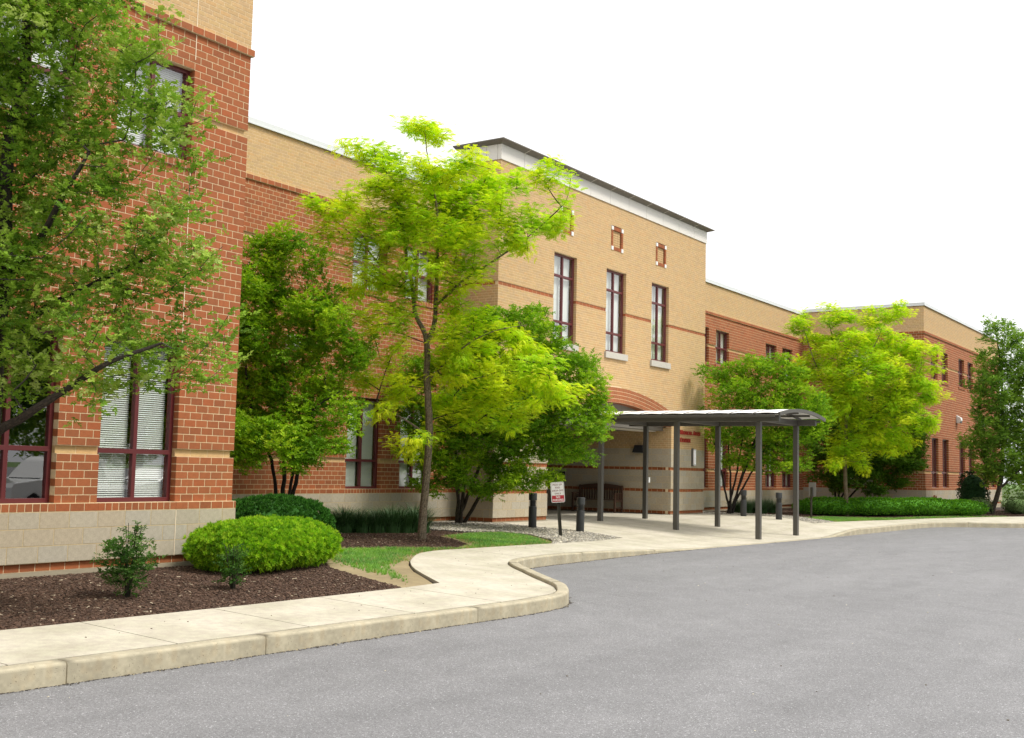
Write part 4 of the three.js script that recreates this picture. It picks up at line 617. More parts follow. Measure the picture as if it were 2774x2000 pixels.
{ // serviceberry before the left pier
  const b = V(11.75, -.02, -4.72), zc = depthOf(11.75, 0, -4.72), q = (x, y, o) => P(x, y, zc + o);
  tree({ name: 'serviceberry_tree', seed: 204, label: 'spreading many-stemmed green tree on the gravel before the left pier of the arch', base: b, spacing: .34, fill: 1.4, per: 46, spr: .42, size: 1.1, back: .3, leafGeos: smallLeaf, cols: GREEN_MID, bark: [.13, .11, .085], clear: 1.0, flat: .8, keep: (v) => (v.x < XC - .25 ? v.z > Z2 + .3 : v.z > Z3 + .25),
    stems: multi(b, [q(1200, 1000, -.6), q(1300, 920, -1.2), q(1420, 950, -1.7), q(1520, 1060, -2.0), q(1230, 1120, -1.6)], .05, rng(3)),
    blobs: blobs(zc, [[1300, 890, 70], [1390, 880, 70], [1470, 920, 65], [1540, 990, 75], [1600, 1050, 60], [1630, 1110, 40], [1230, 960, 75], [1130, 1010, 65], [1350, 1020, 110], [1470, 1070, 100], [1570, 1150, 75], [1630, 1160, 38], [1250, 1110, 95], [1150, 1120, 75], [1400, 1180, 95], [1520, 1220, 65], [1590, 1240, 34], [1300, 1230, 70], [1370, 1300, 42], [1210, 1230, 75], [1090, 1070, 50], [1460, 850, 30], [1340, 850, 40], [1130, 1220, 50], [1190, 1310, 34], [1420, 1290, 60], [1330, 1330, 36], [1500, 1290, 40], [1250, 1310, 50], [1130, 1300, 36], [1480, 1180, 80], [1340, 1150, 100]], 12, .5, 1.35) });
}
{ // serviceberry right of the canopy
  const b = V(25.75, -.05, -3.6), zc = depthOf(25.75, 0, -3.6), q = (x, y, o) => P(x, y, zc + o);
  tree({ name: 'serviceberry_tree', seed: 205, label: 'many-stemmed green tree with thin dark stems on the gravel right of the canopy', base: b, spacing: .36, fill: 1.4, per: 44, spr: .44, back: .3, size: 1.1, leafGeos: smallLeaf, cols: GREEN_MID, bark: [.05, .042, .034], clear: 1.2, flat: .8, keep: (v) => v.z > Z2 + .3 && !(v.x < XD + .2 && v.z < Z3 + .2),
    stems: multi(b, [q(1930, 1180, -.3), q(1985, 1100, 0), q(2040, 1050, 0), q(2090, 1060, -.2), q(2140, 1100, -.4), q(2060, 1180, -.8)], .042, rng(4)),
    blobs: blobs(zc, [[1960, 1015, 42], [2030, 1000, 52], [2100, 1000, 52], [2170, 1020, 45], [1990, 1070, 65], [2080, 1080, 75], [2170, 1090, 65], [1940, 1130, 42], [1980, 1160, 55], [2060, 1180, 65], [1930, 1200, 38], [2000, 1235, 42], [2120, 1190, 55], [2110, 1255, 36], [2190, 1170, 55], [2165, 1250, 36], [2210, 1120, 55], [2060, 1250, 36], [1915, 1010, 22]], 13, .7, .5) });
}
{ // second locust
  const b = gnd(30.15, -.95), zc = depthOf(30.15, 0, -.95), q = (x, y, o, r) => ({ p: P(x, y, zc + o), r });
  tree({ name: 'locust_tree', seed: 206, label: 'yellow-green locust tree standing in front of the clipped hedge near the far wing', group: 'locust trees along the front', base: b, spacing: .37, mat: locustMat, fill: 1.5, per: 74, spr: .42, sprY: .7, back: .32, tipR: .0048, size: 1.15, lift: .15, along: .6, leafGeos: locustLeaf, cols: GREEN_LOCUST, bark: [.44, .38, .30], twig: [.07, .05, .033], clear: 2.1, flat: .88, sag: .03, thick: 1.2,
    stems: [[{ p: b, r: .08 }, q(2292, 1330, 0, .07), q(2290, 1250, 0, .062), q(2292, 1150, 0, .055), q(2285, 1050, 0, .04), q(2270, 980, 0, .028), q(2245, 870, 0, .01)], [q(2290, 1150, 0, .04), q(2330, 1060, 0, .032), q(2360, 960, 0, .022), q(2400, 870, 0, .01)], [q(2291, 1180, 0, .035), q(2400, 1100, -.3, .026), q(2480, 1020, -.4, .012)], [q(2291, 1120, 0, .03), q(2220, 1010, -.2, .022), q(2180, 900, -.2, .01)]],
    blobs: blobs(zc, [[2245, 850, 34], [2180, 875, 34], [2150, 885, 22], [2300, 880, 46], [2370, 865, 42], [2435, 852, 34], [2220, 930, 46], [2300, 945, 62], [2380, 935, 55], [2445, 935, 45], [2500, 960, 40], [2530, 945, 22], [2200, 1000, 52], [2290, 1020, 72], [2390, 1015, 72], [2470, 1035, 55], [2530, 1065, 36], [2165, 985, 26], [2240, 1085, 52], [2330, 1100, 72], [2430, 1105, 62], [2500, 1140, 42], [2300, 1190, 52], [2280, 1235, 42], [2380, 1190, 52], [2440, 1190, 42], [2330, 1250, 34], [2540, 1000, 22], [2250, 1260, 26], [2480, 1060, 42]], 14, 1.0) });
}
{ // dark tree in the far corner
  const b = gnd(35.6, -3.2), zc = depthOf(35.6, 0, -3.2), q = (x, y, o) => P(x, y, zc + o);
  tree({ name: 'serviceberry_tree', seed: 207, label: 'dark green many-stemmed tree in the corner behind the second locust', base: b, spacing: .4, fill: 1.5, per: 48, spr: .48, back: .3, size: 1.3, leafGeos: smallLeaf, cols: [[.08, .2, .008], [.13, .28, .010], [.2, .36, .012]], bark: [.045, .04, .035], clear: 1.0, flat: .85, keep: (v) => v.z > Z2 + .3 && v.x < XF - .3,
    stems: multi(b, [q(2260, 1200, 0), q(2320, 1150, 0), q(2400, 1150, -.3), q(2450, 1220, -.4)], .045, rng(5)),
    blobs: blobs(zc, [[2250, 1160, 55], [2330, 1170, 65], [2400, 1220, 55], [2455, 1250, 45], [2235, 1250, 45], [2350, 1270, 48], [2430, 1295, 36], [2200, 1285, 28], [2420, 1110, 55], [2480, 1150, 42], [2470, 1200, 42], [2300, 1080, 50], [2210, 1200, 40], [2360, 1090, 50], [2290, 1230, 60], [2380, 1320, 36], [2300, 1300, 40], [2440, 1230, 50], [2250, 1310, 30]], 15, .6, .6) });
}
{ // upright pear by the far wing, with a darker one behind
  const b = gnd(38.4, 2.3), zc = depthOf(38.4, 0, 2.3), q = (x, y, o, r) => ({ p: P(x, y, zc + o), r });
  tree({ name: 'pear_tree', seed: 208, label: 'upright dense pear tree in the mulch before the narrow windows of the far wing', base: b, spacing: .4, fill: 1.5, per: 40, spr: .44, back: .3, size: 1.15, leafGeos: pearLeaf, cols: GREEN_PEAR.slice(0, 3), bark: [.11, .095, .075], clear: 1.3, flat: 1.1, thick: 1.1, keep: (v) => v.z > ZF + .3,
    stems: [[{ p: b, r: .1 }, q(2712, 1300, 0, .085), q(2716, 1150, 0, .065), q(2712, 1000, 0, .04), q(2695, 880, 0, .012)], [q(2714, 1320, 0, .05), q(2745, 1290, -.2, .035), q(2790, 1250, -.3, .02)]],
    blobs: blobs(zc, [[2690, 885, 26], [2718, 905, 34], [2690, 970, 52], [2755, 965, 52], [2650, 1040, 36], [2700, 1060, 64], [2780, 1060, 64], [2640, 1090, 26], [2680, 1150, 64], [2760, 1170, 72], [2640, 1205, 34], [2618, 1190, 20], [2700, 1235, 60], [2775, 1265, 55], [2690, 1290, 34], [2650, 1265, 26], [2820, 1000, 64], [2840, 1150, 74], [2760, 900, 30]], 16, .6) });
  const b2 = gnd(44.5, 4.9), z2_ = depthOf(44.5, 0, 4.9), q2 = (x, y, o) => P(x, y, z2_ + o);
  tree({ name: 'screen_tree', seed: 209, label: 'dark leafy tree with low branches behind the upright pear tree', base: b2, spacing: .45, fill: 1.3, per: 28, spr: .5, back: .3, size: 1.4, leafGeos: smallLeaf, cols: GREEN_MID.slice(0, 3), bark: [.05, .045, .038], clear: .3,
    stems: multi(b2, [q2(2750, 1290, 0), q2(2800, 1200, 0), q2(2860, 1250, 0)], .06, rng(6)),
    blobs: blobs(z2_, [[2745, 1330, 30], [2765, 1280, 44], [2800, 1330, 50], [2740, 1372, 18], [2765, 1368, 24], [2820, 1240, 60], [2850, 1350, 60], [2880, 1150, 70], [2790, 1180, 40]], 17, .6) });
}
// ---------------------------------------------------------------- clipped shrubs and hedges
function tuftG(seed, n, l, w) { const r = rng(seed), gs = [], one = leafG(l, w, .2, .05); for (let i = 0; i < n; i++) { const a = i * 2.4, k = .35 + r() * .5; gs.push(put(one, aim(V(Math.cos(a) * k, Math.sin(a) * k, 1), V(0, 1, 0), r() * 3), V(0, 0, 0), .7 + r() * .5)); } return mergeGeometries(gs); }
const yewTuft = [tuftG(1, 10, .058, .013), tuftG(2, 9, .05, .014)], boxTuft = [tuftG(3, 7, .045, .024), tuftG(4, 8, .04, .022)];
// body: list of ellipsoid lobes [x, z, rx, rz, height, turn]; foliage lies on their union
function mound(name, label, cat, lobes, tufts, cols, seed, dens, mat, bump = .05, lift = 0) {
  const r = rng(seed), cx = lobes[0][0], cz = lobes[0][1], t = thing(name, label, cat, [cx, H(cx, cz), cz]);
  const ins = (x, y, z, sc) => lobes.some(([lx, lz, rx, rz, h, a]) => { const dx = x - lx, dz = z - lz, u = (dx * Math.cos(a) + dz * Math.sin(a)) / (rx * sc), w = (-dx * Math.sin(a) + dz * Math.cos(a)) / (rz * sc), v = (y - h * .42 - lift) / (h * .58 * sc); return Math.abs(u) ** 2.3 + Math.abs(w) ** 2.3 + Math.abs(v) ** 2.3 < 1; });
  const G = tufts.map(() => ({ m: [], c: [] }));
  lobes.forEach(([lx, lz, rx, rz, h, a], li) => {
    const g = new THREE.SphereGeometry(1, 28, 18), p = g.attributes.position, sup = (v) => { const k = (Math.abs(v.x) ** 2.3 + Math.abs(v.y) ** 2.3 + Math.abs(v.z) ** 2.3) ** (-1 / 2.3); return v.multiplyScalar(k); };
    for (let i = 0; i < p.count; i++) { const v = sup(V(p.getX(i), p.getY(i), p.getZ(i))); const w = .8 + .05 * n3(v.x * 3 + li, v.y * 3, v.z * 3); const x = v.x * rx * w, z = v.z * rz * w; p.setXYZ(i, x * Math.cos(a) - z * Math.sin(a), h * .42 + lift + v.y * h * .58 * w, x * Math.sin(a) + z * Math.cos(a)); }
    g.computeVertexNormals(); mesh('inner_twigs', g, S(lin(...cols[0]), 1), t, [lx - cx, 0, lz - cz]);
    const n = Math.round(dens * 4 * ((rx * rz) ** 1.6 / 3 + ((rx * h * .58) ** 1.6 + (rz * h * .58) ** 1.6) / 3) ** (1 / 1.6) * 3.14 / 4 * 1.3);
    for (let i = 0; i < n; i++) {
      const u = r() * 2 - 1, ph = r() * 6.283, s = Math.sqrt(1 - u * u), v = sup(V(s * Math.cos(ph), u, s * Math.sin(ph))), nn = V(Math.sign(v.x) * Math.abs(v.x) ** 1.6 / rx, Math.sign(v.y) * Math.abs(v.y) ** 1.6 / (h * .58), Math.sign(v.z) * Math.abs(v.z) ** 1.6 / rz).normalize();
      const w = .9 + bump * (.6 * n3(v.x * rx * 3.2 + li * 3, v.y * h * 3.2, v.z * rz * 3.2) + .7 * n3(v.x * rx * 9 + li * 3, v.y * h * 9, v.z * rz * 9)) + r() * .09, x0 = v.x * rx * w, z0 = v.z * rz * w, x = x0 * Math.cos(a) - z0 * Math.sin(a) + lx, z = x0 * Math.sin(a) + z0 * Math.cos(a) + lz, y = h * .42 + lift + v.y * h * .58 * w; if (y < .02) continue;
      if (lobes.length > 1 && lobes.some((q, k) => k !== li) && lobes.some((q, k) => { if (k === li) return false; const dx = x - q[0], dz = z - q[1], uu = (dx * Math.cos(q[5]) + dz * Math.sin(q[5])) / (q[2] * .86), ww = (-dx * Math.sin(q[5]) + dz * Math.cos(q[5])) / (q[3] * .86), vv = (y - q[4] * .42 - lift) / (q[4] * .58 * .86); return Math.abs(uu) ** 2.3 + Math.abs(ww) ** 2.3 + Math.abs(vv) ** 2.3 < 1; })) continue;
      const nx = nn.x * Math.cos(a) - nn.z * Math.sin(a), nz = nn.x * Math.sin(a) + nn.z * Math.cos(a), d = V(nx + (r() - .5) * .9, nn.y + .25 + (r() - .5) * .7, nz + (r() - .5) * .9), k = Math.floor(r() * tufts.length), sc = .75 + r() * .6;
      G[k].m.push(new THREE.Matrix4().compose(V(x - cx, y, z - cz), aim(d, V(0, 1, .1)), V(sc, sc, sc))); const c = cols[Math.floor(r() * cols.length)], b = .8 + r() * .4; G[k].c.push(lin(c[0] * b, c[1] * b, c[2] * b));
    }
  });
  G.forEach((q, k) => inst('foliage', tufts[k], mat, q.m, q.c, t)); return t;
}
const YEW = [[.26, .50, .012], [.36, .60, .015], [.16, .36, .010], [.46, .66, .03], [.3, .54, .012]], DARKYEW = [[.03, .12, .012], [.045, .16, .014], [.06, .2, .02]], BOXW = [[.07, .22, .010], [.12, .32, .012], [.18, .42, .014]];
mound('yew_shrub', 'broad bright green clipped yew mound at the corner of the near wing', 'shrub', [[.02, .72, 1.4, .8, .6, -.3], [-.5, 1.0, .85, .6, .5, -.3]], yewTuft, YEW, 301, 3600, leafMat, .09);
mound('yew_shrub', 'darker clipped yew shrub tucked behind the bright yew mound', 'shrub', [[2.15, -1.35, 1.1, .75, .84, 0]], yewTuft, DARKYEW, 302, 2600, darkLeafMat, .05);
mound('hedge', 'long low clipped hedge curving round the corner of the far wing', 'hedge', [[33.6, .75, 1.9, .75, .62, .52], [31.7, -.35, 1.7, .75, .6, .5], [35.3, 1.75, 1.2, .72, .56, .55], [30.0, -1.5, 1.5, .75, .58, .55]], boxTuft, BOXW, 303, 1500, leafMat, .13);
mound('holly_shrub', 'dark rounded holly shrub left of the upright pear trunk', 'shrub', [[39.6, 1.35, .75, .6, 1.75, 0]], boxTuft, [[.012, .045, .010], [.018, .06, .012], [.03, .08, .016]], 304, 900, darkLeafMat, .12);
mound('low_shrub', 'pale grey-green low shrub at the foot of the upright pear tree', 'shrub', [[38.3, 1.9, .75, .5, .62, 0]], boxTuft, [[.10, .17, .05], [.15, .22, .07], [.22, .26, .12]], 305, 700, leafMat, .18);
mound('low_shrub', 'pale grey-green low shrub beside the dark leafy tree', 'shrub', [[40.3, 2.95, .8, .5, .66, .3]], boxTuft, [[.10, .17, .05], [.15, .22, .07], [.2, .26, .1]], 306, 700, leafMat, .18);
// ---------------------------------------------------------------- loose rose shrubs
function rose(label, x, z, h, w, seed) {
  const r = rng(seed), b = gnd(x, z), st = []; for (let i = 0; i < 7; i++) { const a = i * 2.4, k = .25 + r() * .75; st.push([{ p: b.clone().add(V(Math.cos(a) * .02, 0, Math.sin(a) * .02)), r: .008 }, { p: b.clone().add(V(Math.cos(a) * w * .2 * k, h * .45, Math.sin(a) * w * .2 * k)), r: .006 }, { p: b.clone().add(V(Math.cos(a) * w * .45 * k, h * (.75 + r() * .3), Math.sin(a) * w * .45 * k)), r: .003 }]); }
  const o = tree({ name: 'rose_shrub', seed: seed + 1, label, base: b, spacing: .11, fill: .9, per: 8, spr: .13, back: .08, size: .62, leafGeos: smallLeaf, cols: [[.05, .14, .014], [.08, .2, .022], [.13, .25, .04]], bark: [.06, .06, .03], stems: st, tipR: .0016, sag: 0, blobs: [{ c: b.clone().add(V(0, h * .5, 0)), r: w * .48 }, { c: b.clone().add(V(w * .1, h * .78, 0)), r: w * .3 }, { c: b.clone().add(V(-w * .18, h * .62, .05)), r: w * .34 }, { c: b.clone().add(V(0, h * .3, 0)), r: w * .3 }, { c: b.clone().add(V(.06, h * .95, 0)), r: w * .14 }] });
  o.userData.category = 'shrub'; return o;
}
rose('sparse leafy rose shrub in the mulch against the pale block base', -3.36, 2.16, .8, .62, 401); rose('small thin rose shrub in the mulch in front of the bright yew mound', -1.98, 2.27, .54, .34, 411);
// ---------------------------------------------------------------- lilies
function bladeG(seed, n, l, w, arch, wide = .02) { const r = rng(seed), p = []; for (let i = 0; i < n; i++) { const a = i * 2.4 + r() * .6, out = arch * (.15 + r() * .85), c = Math.cos(a), s = Math.sin(a), L = l * (.55 + r() * .6), b0 = r() * wide; let pr = null; for (let k = 0; k <= 4; k++) { const t = k / 4, rad = b0 + out * t * t * L, y = L * (t - .38 * t * t * arch), hw = w * (1 - t * .95) / 2, q = [[c * rad - s * hw, y, s * rad + c * hw], [c * rad + s * hw, y, s * rad - c * hw]]; if (pr) p.push(...pr[0], ...pr[1], ...q[1], ...pr[0], ...q[1], ...q[0]); pr = q; } } const g = new THREE.BufferGeometry(); g.setAttribute('position', new THREE.Float32BufferAttribute(p, 3)); g.computeVertexNormals(); return g; }
{
  const r = rng(77), lm = new THREE.MeshPhysicalMaterial({ color: lin(.03, .095, .016), roughness: .6, transmission: .15, thickness: 0, side: THREE.DoubleSide }), gs = [bladeG(1, 260, .72, .013, .9, .16), bladeG(2, 240, .66, .013, 1.05, .18)];
  const mk = (x, z, s, label, group) => { const t = thing('lily_clump', label, 'plant', [x, H(x, z) - .04, z], r() * 6, group); mesh('leaves', gs[Math.floor(r() * 2)], lm, t).scale.setScalar(s); };
  for (let i = 0; i < 20; i++) mk(5.5 + i * .15 + (r() - .5) * .1, -4.5 + i * .078 - (i % 2) * .32 + (r() - .5) * .15, 1.05 + r() * .3, 'dark green strap-leaved lily clump in the row below the link windows', 'lily clumps before the set-back wing');
  for (let i = 0; i < 9; i++) mk(26.9 + i * .38, -3.4 - (i % 3) * .35 + (r() - .5) * .2, 1.05 + r() * .3, 'dark green strap-leaved lily clump behind the weathered bollards', 'lily clumps right of the canopy');
}
// ---------------------------------------------------------------- lawn, gravel, mulch
const inPoly = (p, x, z) => { let c = false; for (let i = 0, j = p.length - 1; i < p.length; j = i++) if ((p[i][1] > z) !== (p[j][1] > z) && x < (p[j][0] - p[i][0]) * (z - p[i][1]) / (p[j][1] - p[i][1]) + p[i][0]) c = !c; return c; };
const edgeDist = (p, x, z) => { let d = 1e9; for (let i = 0; i < p.length; i++) { const a = p[i], b = p[(i + 1) % p.length], ex = b[0] - a[0], ez = b[1] - a[1], t = clamp(((x - a[0]) * ex + (z - a[1]) * ez) / (ex * ex + ez * ez), 0, 1); d = Math.min(d, Math.hypot(x - a[0] - ex * t, z - a[1] - ez * t)); } return d; };
function fan(poly, dy) { // a draped sheet over a polygon
  if (area2(poly) < 0) poly = poly.slice().reverse(); const p = [], u = [], bb = [Math.min(...poly.map((q) => q[0])), Math.max(...poly.map((q) => q[0])), Math.min(...poly.map((q) => q[1])), Math.max(...poly.map((q) => q[1]))], s = .6;
  for (let x = bb[0]; x < bb[1]; x += s) for (let z = bb[2]; z < bb[3]; z += s) { const c = clipRect(poly, x, x + s, z, z + s); if (!c || Math.abs(area2(c)) < 1e-5) continue; const tri = THREE.ShapeUtils.triangulateShape(c.map((q) => new THREE.Vector2(...q)), []); for (const t of tri) for (const k of [t[0], t[2], t[1]]) { p.push(c[k][0], H(c[k][0], c[k][1]) + dy, c[k][1]); u.push(c[k][0], c[k][1]); } }
  const g = new THREE.BufferGeometry(); g.setAttribute('position', new THREE.Float32BufferAttribute(p, 3)); g.setAttribute('uv', new THREE.Float32BufferAttribute(u, 2)); g.computeVertexNormals(); return g;
}
const lawnA = [[-.2, 3.4], [-.08, 3.2], [.08, 2.72], [.34, 2.0], [.63, 1.36], [1.2, .7], [1.85, .08], [2.6, -.7], [3.35, -1.12], [4.38, -.98], [5.13, -.55], [5.75, -.3], [6.6, -.66], [7.2, -1.4], [7.6, -2.1], [9.07, -2.56], [10.33, -2.57], [10.5, -1.77], [9.7, -.72], [8.7, -.07], [6.7, .08], [5.35, .03], [4.93, -.01], [4.31, .08], [3.6, .42], [3.0, .84], [2.29, 1.4], [1.47, 2.16], [.75, 3.0], [.4, 3.4]];
const lawnB = [[26.45, -1.35], [25.2, .24], [28.17, .58], [30.94, 1.1], [32.55, 1.86], [34.9, 2.7], [37.2, 3.5], [37.0, 3.0], [35.6, 2.4], [33.2, 1.3], [31.2, .4], [29.5, -.5], [28, -1.3]];
const gravA = [[9.6, -5.4], [9.4, -4.1], [9.1, -3.5], [9.44, -2.66], [10.33, -2.55], [10.5, -1.75], [9.7, -.68], [8.75, -.08], [10.6, -.35], [12.8, -.72], [13.15, -2.0], [12.7, -3.1], [12.55, -4.2], [12.5, -5.4]];
const gravB = [[25.3, -5.4], [25.4, -3.6], [25.35, -1.58], [24.2, -.45], [23.35, .22], [25.2, .24], [26.45, -1.35], [26.7, -3.2], [26.6, -5.4]];
const soilMat = S(lin(.36, .29, .17), 1, { map: concTex, bumpMap: concTex, bumpScale: .006 });
function lawn(poly, label, dens, seed, s) {
  const t = new THREE.Group(); t.name = numbered('lawn'); tag(t, label, 'grass', null, 'stuff'); scene.add(t);
  mesh('thatch', fan(poly, -.035), soilMat, t).userData.kind = 'stuff';
  const r = rng(seed), gs = [bladeG(11 + seed, 12, .075, .005, .7), bladeG(12 + seed, 10, .065, .005, .9)], lm = new THREE.MeshPhysicalMaterial({ color: 0xffffff, roughness: .7, transmission: .3, thickness: 0, side: THREE.DoubleSide }), G = [{ m: [], c: [] }, { m: [], c: [] }], xs = poly.map((q) => q[0]), zs = poly.map((q) => q[1]);
  const x0 = Math.min(...xs), x1 = Math.max(...xs), z0 = Math.min(...zs), z1 = Math.max(...zs), n = Math.round((x1 - x0) * (z1 - z0) * dens);
  for (let i = 0; i < n; i++) { const x = x0 + r() * (x1 - x0), z = z0 + r() * (z1 - z0); if (!inPoly(poly, x, z)) continue; const e = edgeDist(poly, x, z), bare = sm(2.6, 1.2, Math.hypot(x - 1.6, (z - 2.7))) * sm(.75, .2, e) + sm(.22, .02, e) * .7; if (r() < bare - .08 * n2(x * 2, z * 2)) continue; const k = r() < .5 ? 0 : 1, sc = s * (.7 + r() * .6) * (1 - .4 * sm(.3, .0, e)); G[k].m.push(new THREE.Matrix4().compose(V(x, H(x, z) - .035, z), new THREE.Quaternion().setFromAxisAngle(V(0, 1, 0), r() * 6.283), V(sc, sc, sc))); const d = clamp(.5 + .5 * n2(x * .9, z * .9) + (r() - .5) * .6, 0, 1), dry = r() < .06 + .5 * sm(.35, .0, e) ? 1 : 0; G[k].c.push(dry ? lin(.42, .38, .12) : lin(.09 + .12 * d, .28 + .18 * d, .02)); }
  G.forEach((q, k) => inst('grass', gs[k], lm, q.m, q.c, t));
}
lawn(lawnA, 'short green lawn patch between the curving walk and the mulch bed', 850, 501, 1); lawn(lawnB, 'narrow strip of green lawn along the walk before the clipped hedge', 500, 502, 1.15);
function scatter(name, label, cat, polyTest, bb, dens, geos, mat, colFn, scale, seed, yoff, flat) {
  const r = rng(seed), t = new THREE.Group(); t.name = numbered(name); tag(t, label, cat, null, 'stuff'); scene.add(t); const G = geos.map(() => ({ m: [], c: [] })), n = Math.round((bb[1] - bb[0]) * (bb[3] - bb[2]) * dens), q = new THREE.Quaternion(), e = new THREE.Euler();
  for (let i = 0; i < n; i++) { const x = bb[0] + r() * (bb[1] - bb[0]), z = bb[2] + r() * (bb[3] - bb[2]); if (!polyTest(x, z)) continue; const k = Math.floor(r() * geos.length), s = scale * (.5 + r() * r() * 1.3); e.set((r() - .5) * flat, r() * 6.283, (r() - .5) * flat); G[k].m.push(new THREE.Matrix4().compose(V(x, H(x, z) + yoff + r() * .012, z), q.setFromEuler(e), V(s, s, s))); G[k].c.push(colFn(r)); }
  G.forEach((g, k) => g.m.length && inst(name === 'gravel' ? 'pebbles' : 'chips', geos[k], mat, g.m, g.c, t)); return t;
}
const pebble = (seed) => { const g = new THREE.IcosahedronGeometry(1, 0), r = rng(seed), p = g.attributes.position, m = new Map(); for (let i = 0; i < p.count; i++) { const k = [p.getX(i), p.getY(i), p.getZ(i)].map((v) => v.toFixed(3)).join(); if (!m.has(k)) m.set(k, .75 + r() * .5); const s = m.get(k); p.setXYZ(i, p.getX(i) * s, p.getY(i) * s * .65, p.getZ(i) * s); } g.computeVertexNormals(); g.deleteAttribute('uv'); return g; };
const chip = (l, w, h) => { const g = new THREE.BoxGeometry(l, h, w); g.deleteAttribute('uv'); return g; };
const stuffMat = S(0xffffff, .92), pebCol = (r) => { const v = .16 + r() * r() * .5, w = r(); return lin(v * (1.02 + .1 * w), v * (.97 + .02 * w), v * (.86 - .1 * w)); };
for (const [poly, lab, sd] of [[gravA, 'mixed grey river gravel round the left pier and the leaning sign', 601], [gravB, 'mixed grey river gravel right of the entrance walk', 602]]) { const xs = poly.map((q) => q[0]), zs = poly.map((q) => q[1]); const t = scatter('gravel', lab, 'gravel', (x, z) => inPoly(poly, x, z), [Math.min(...xs), Math.max(...xs), Math.min(...zs), Math.max(...zs)], 1500, [pebble(1), pebble(2), pebble(3)], stuffMat, pebCol, .024, sd, -.012, 1); mesh('gravel_bed', fan(poly, -.03), S(lin(.22, .19, .15), 1, { map: grain, bumpMap: grain, bumpScale: .01 }), t).userData.kind = 'stuff'; }
const chips = [chip(.05, .012, .006), chip(.035, .016, .005), chip(.026, .02, .008)], chipCol = (r) => { const k = r(), v = .6 + r() * .8; return k < .02 ? lin(.42, .34, .24) : lin(.085 * v, .047 * v, .029 * v); };
const bedA = (x, z) => z < (x < -.28 ? 3.42 : x > 2.4 ? 0 : 3.5 - (x + .28) * 1.05) && !(x < .1 && z < .06) && z > Z2 + .05 && !inPoly(lawnA, x, z) && !inPoly(gravA, x, z) && !(x > -.28 && z > .02 && x > 3) && x < 9.7;
scatter('mulch', 'dark brown shredded bark mulch in the near planting beds', 'mulch', bedA, [-9, 2.4, -1.6, 3.6], 2600, chips, stuffMat, chipCol, 1, 611, -.042, .5);
scatter('mulch', 'dark brown shredded bark mulch round the first locust tree', 'mulch', (x, z) => bedA(x, z) && (z < -1.6 || x > 2.4), [.1, 9.7, -5.4, .2], 1000, chips, stuffMat, chipCol, 1.1, 612, -.042, .5);
scatter('mulch', 'brown shredded bark mulch along the foot of the far wing', 'mulch', (x, z) => !inPoly(lawnB, x, z) && !inPoly(gravB, x, z) && z < K(x) - 2.4 && z > (x < XF ? Z2 + .05 : ZF + .05), [26.5, 46, -5.4, 6], 420, chips, stuffMat, (r) => { const v = .6 + r() * .8; return lin(.085 * v, .048 * v, .032 * v); }, 1.7, 613, -.04, .5);
{ // grit and leaf litter caught along the kerb, a few crumbs on the walk and road
  const r = rng(88), t = new THREE.Group(); t.name = 'grit'; tag(t, 'dark grit and leaf crumbs lying in the gutter along the kerb', 'grit', null, 'stuff'); scene.add(t);
  const m = [], c = [], e = new THREE.Euler(), q = new THREE.Quaternion(), add = (x, y, z, s, col) => { e.set((r() - .5) * .6, r() * 6.3, (r() - .5) * .6); m.push(new THREE.Matrix4().compose(V(x, y, z), q.setFromEuler(e), V(s, s * .6, s))); c.push(col); };
  for (let i = 0; i < 4200; i++) { const x = -9 + r() * 22, d = .006 + Math.abs(r() + r() - 1) * .07 * (.6 + .8 * n2(x * 2, 1)); if (d < .004 || (x > 12 && r() < .5)) continue; const v = .5 + r(); add(x, RY + .003, K(x) + d * Math.hypot(1, (K(x + .03) - K(x - .03)) / .06), .003 + r() * r() * .010, r() < .12 ? lin(.4, .34, .2) : lin(.06 * v, .05 * v, .038 * v)); }
  for (let i = 0; i < 130; i++) { const x = -9 + r() * 30, z = K(x) + .3 + r() * 7; add(x, RY + .003, z, .004 + r() * .008, r() < .5 ? lin(.6, .55, .42) : lin(.09, .07, .04)); }
  for (let i = 0; i < 60; i++) { const x = -6 + r() * 14, z = kb(x) - .1 - r() * 1.1; add(x, H(x, z) + .003, z, .004 + r() * .006, lin(.12, .09, .06)); }
  inst('crumbs', pebble(9), stuffMat, m, c, t);
}
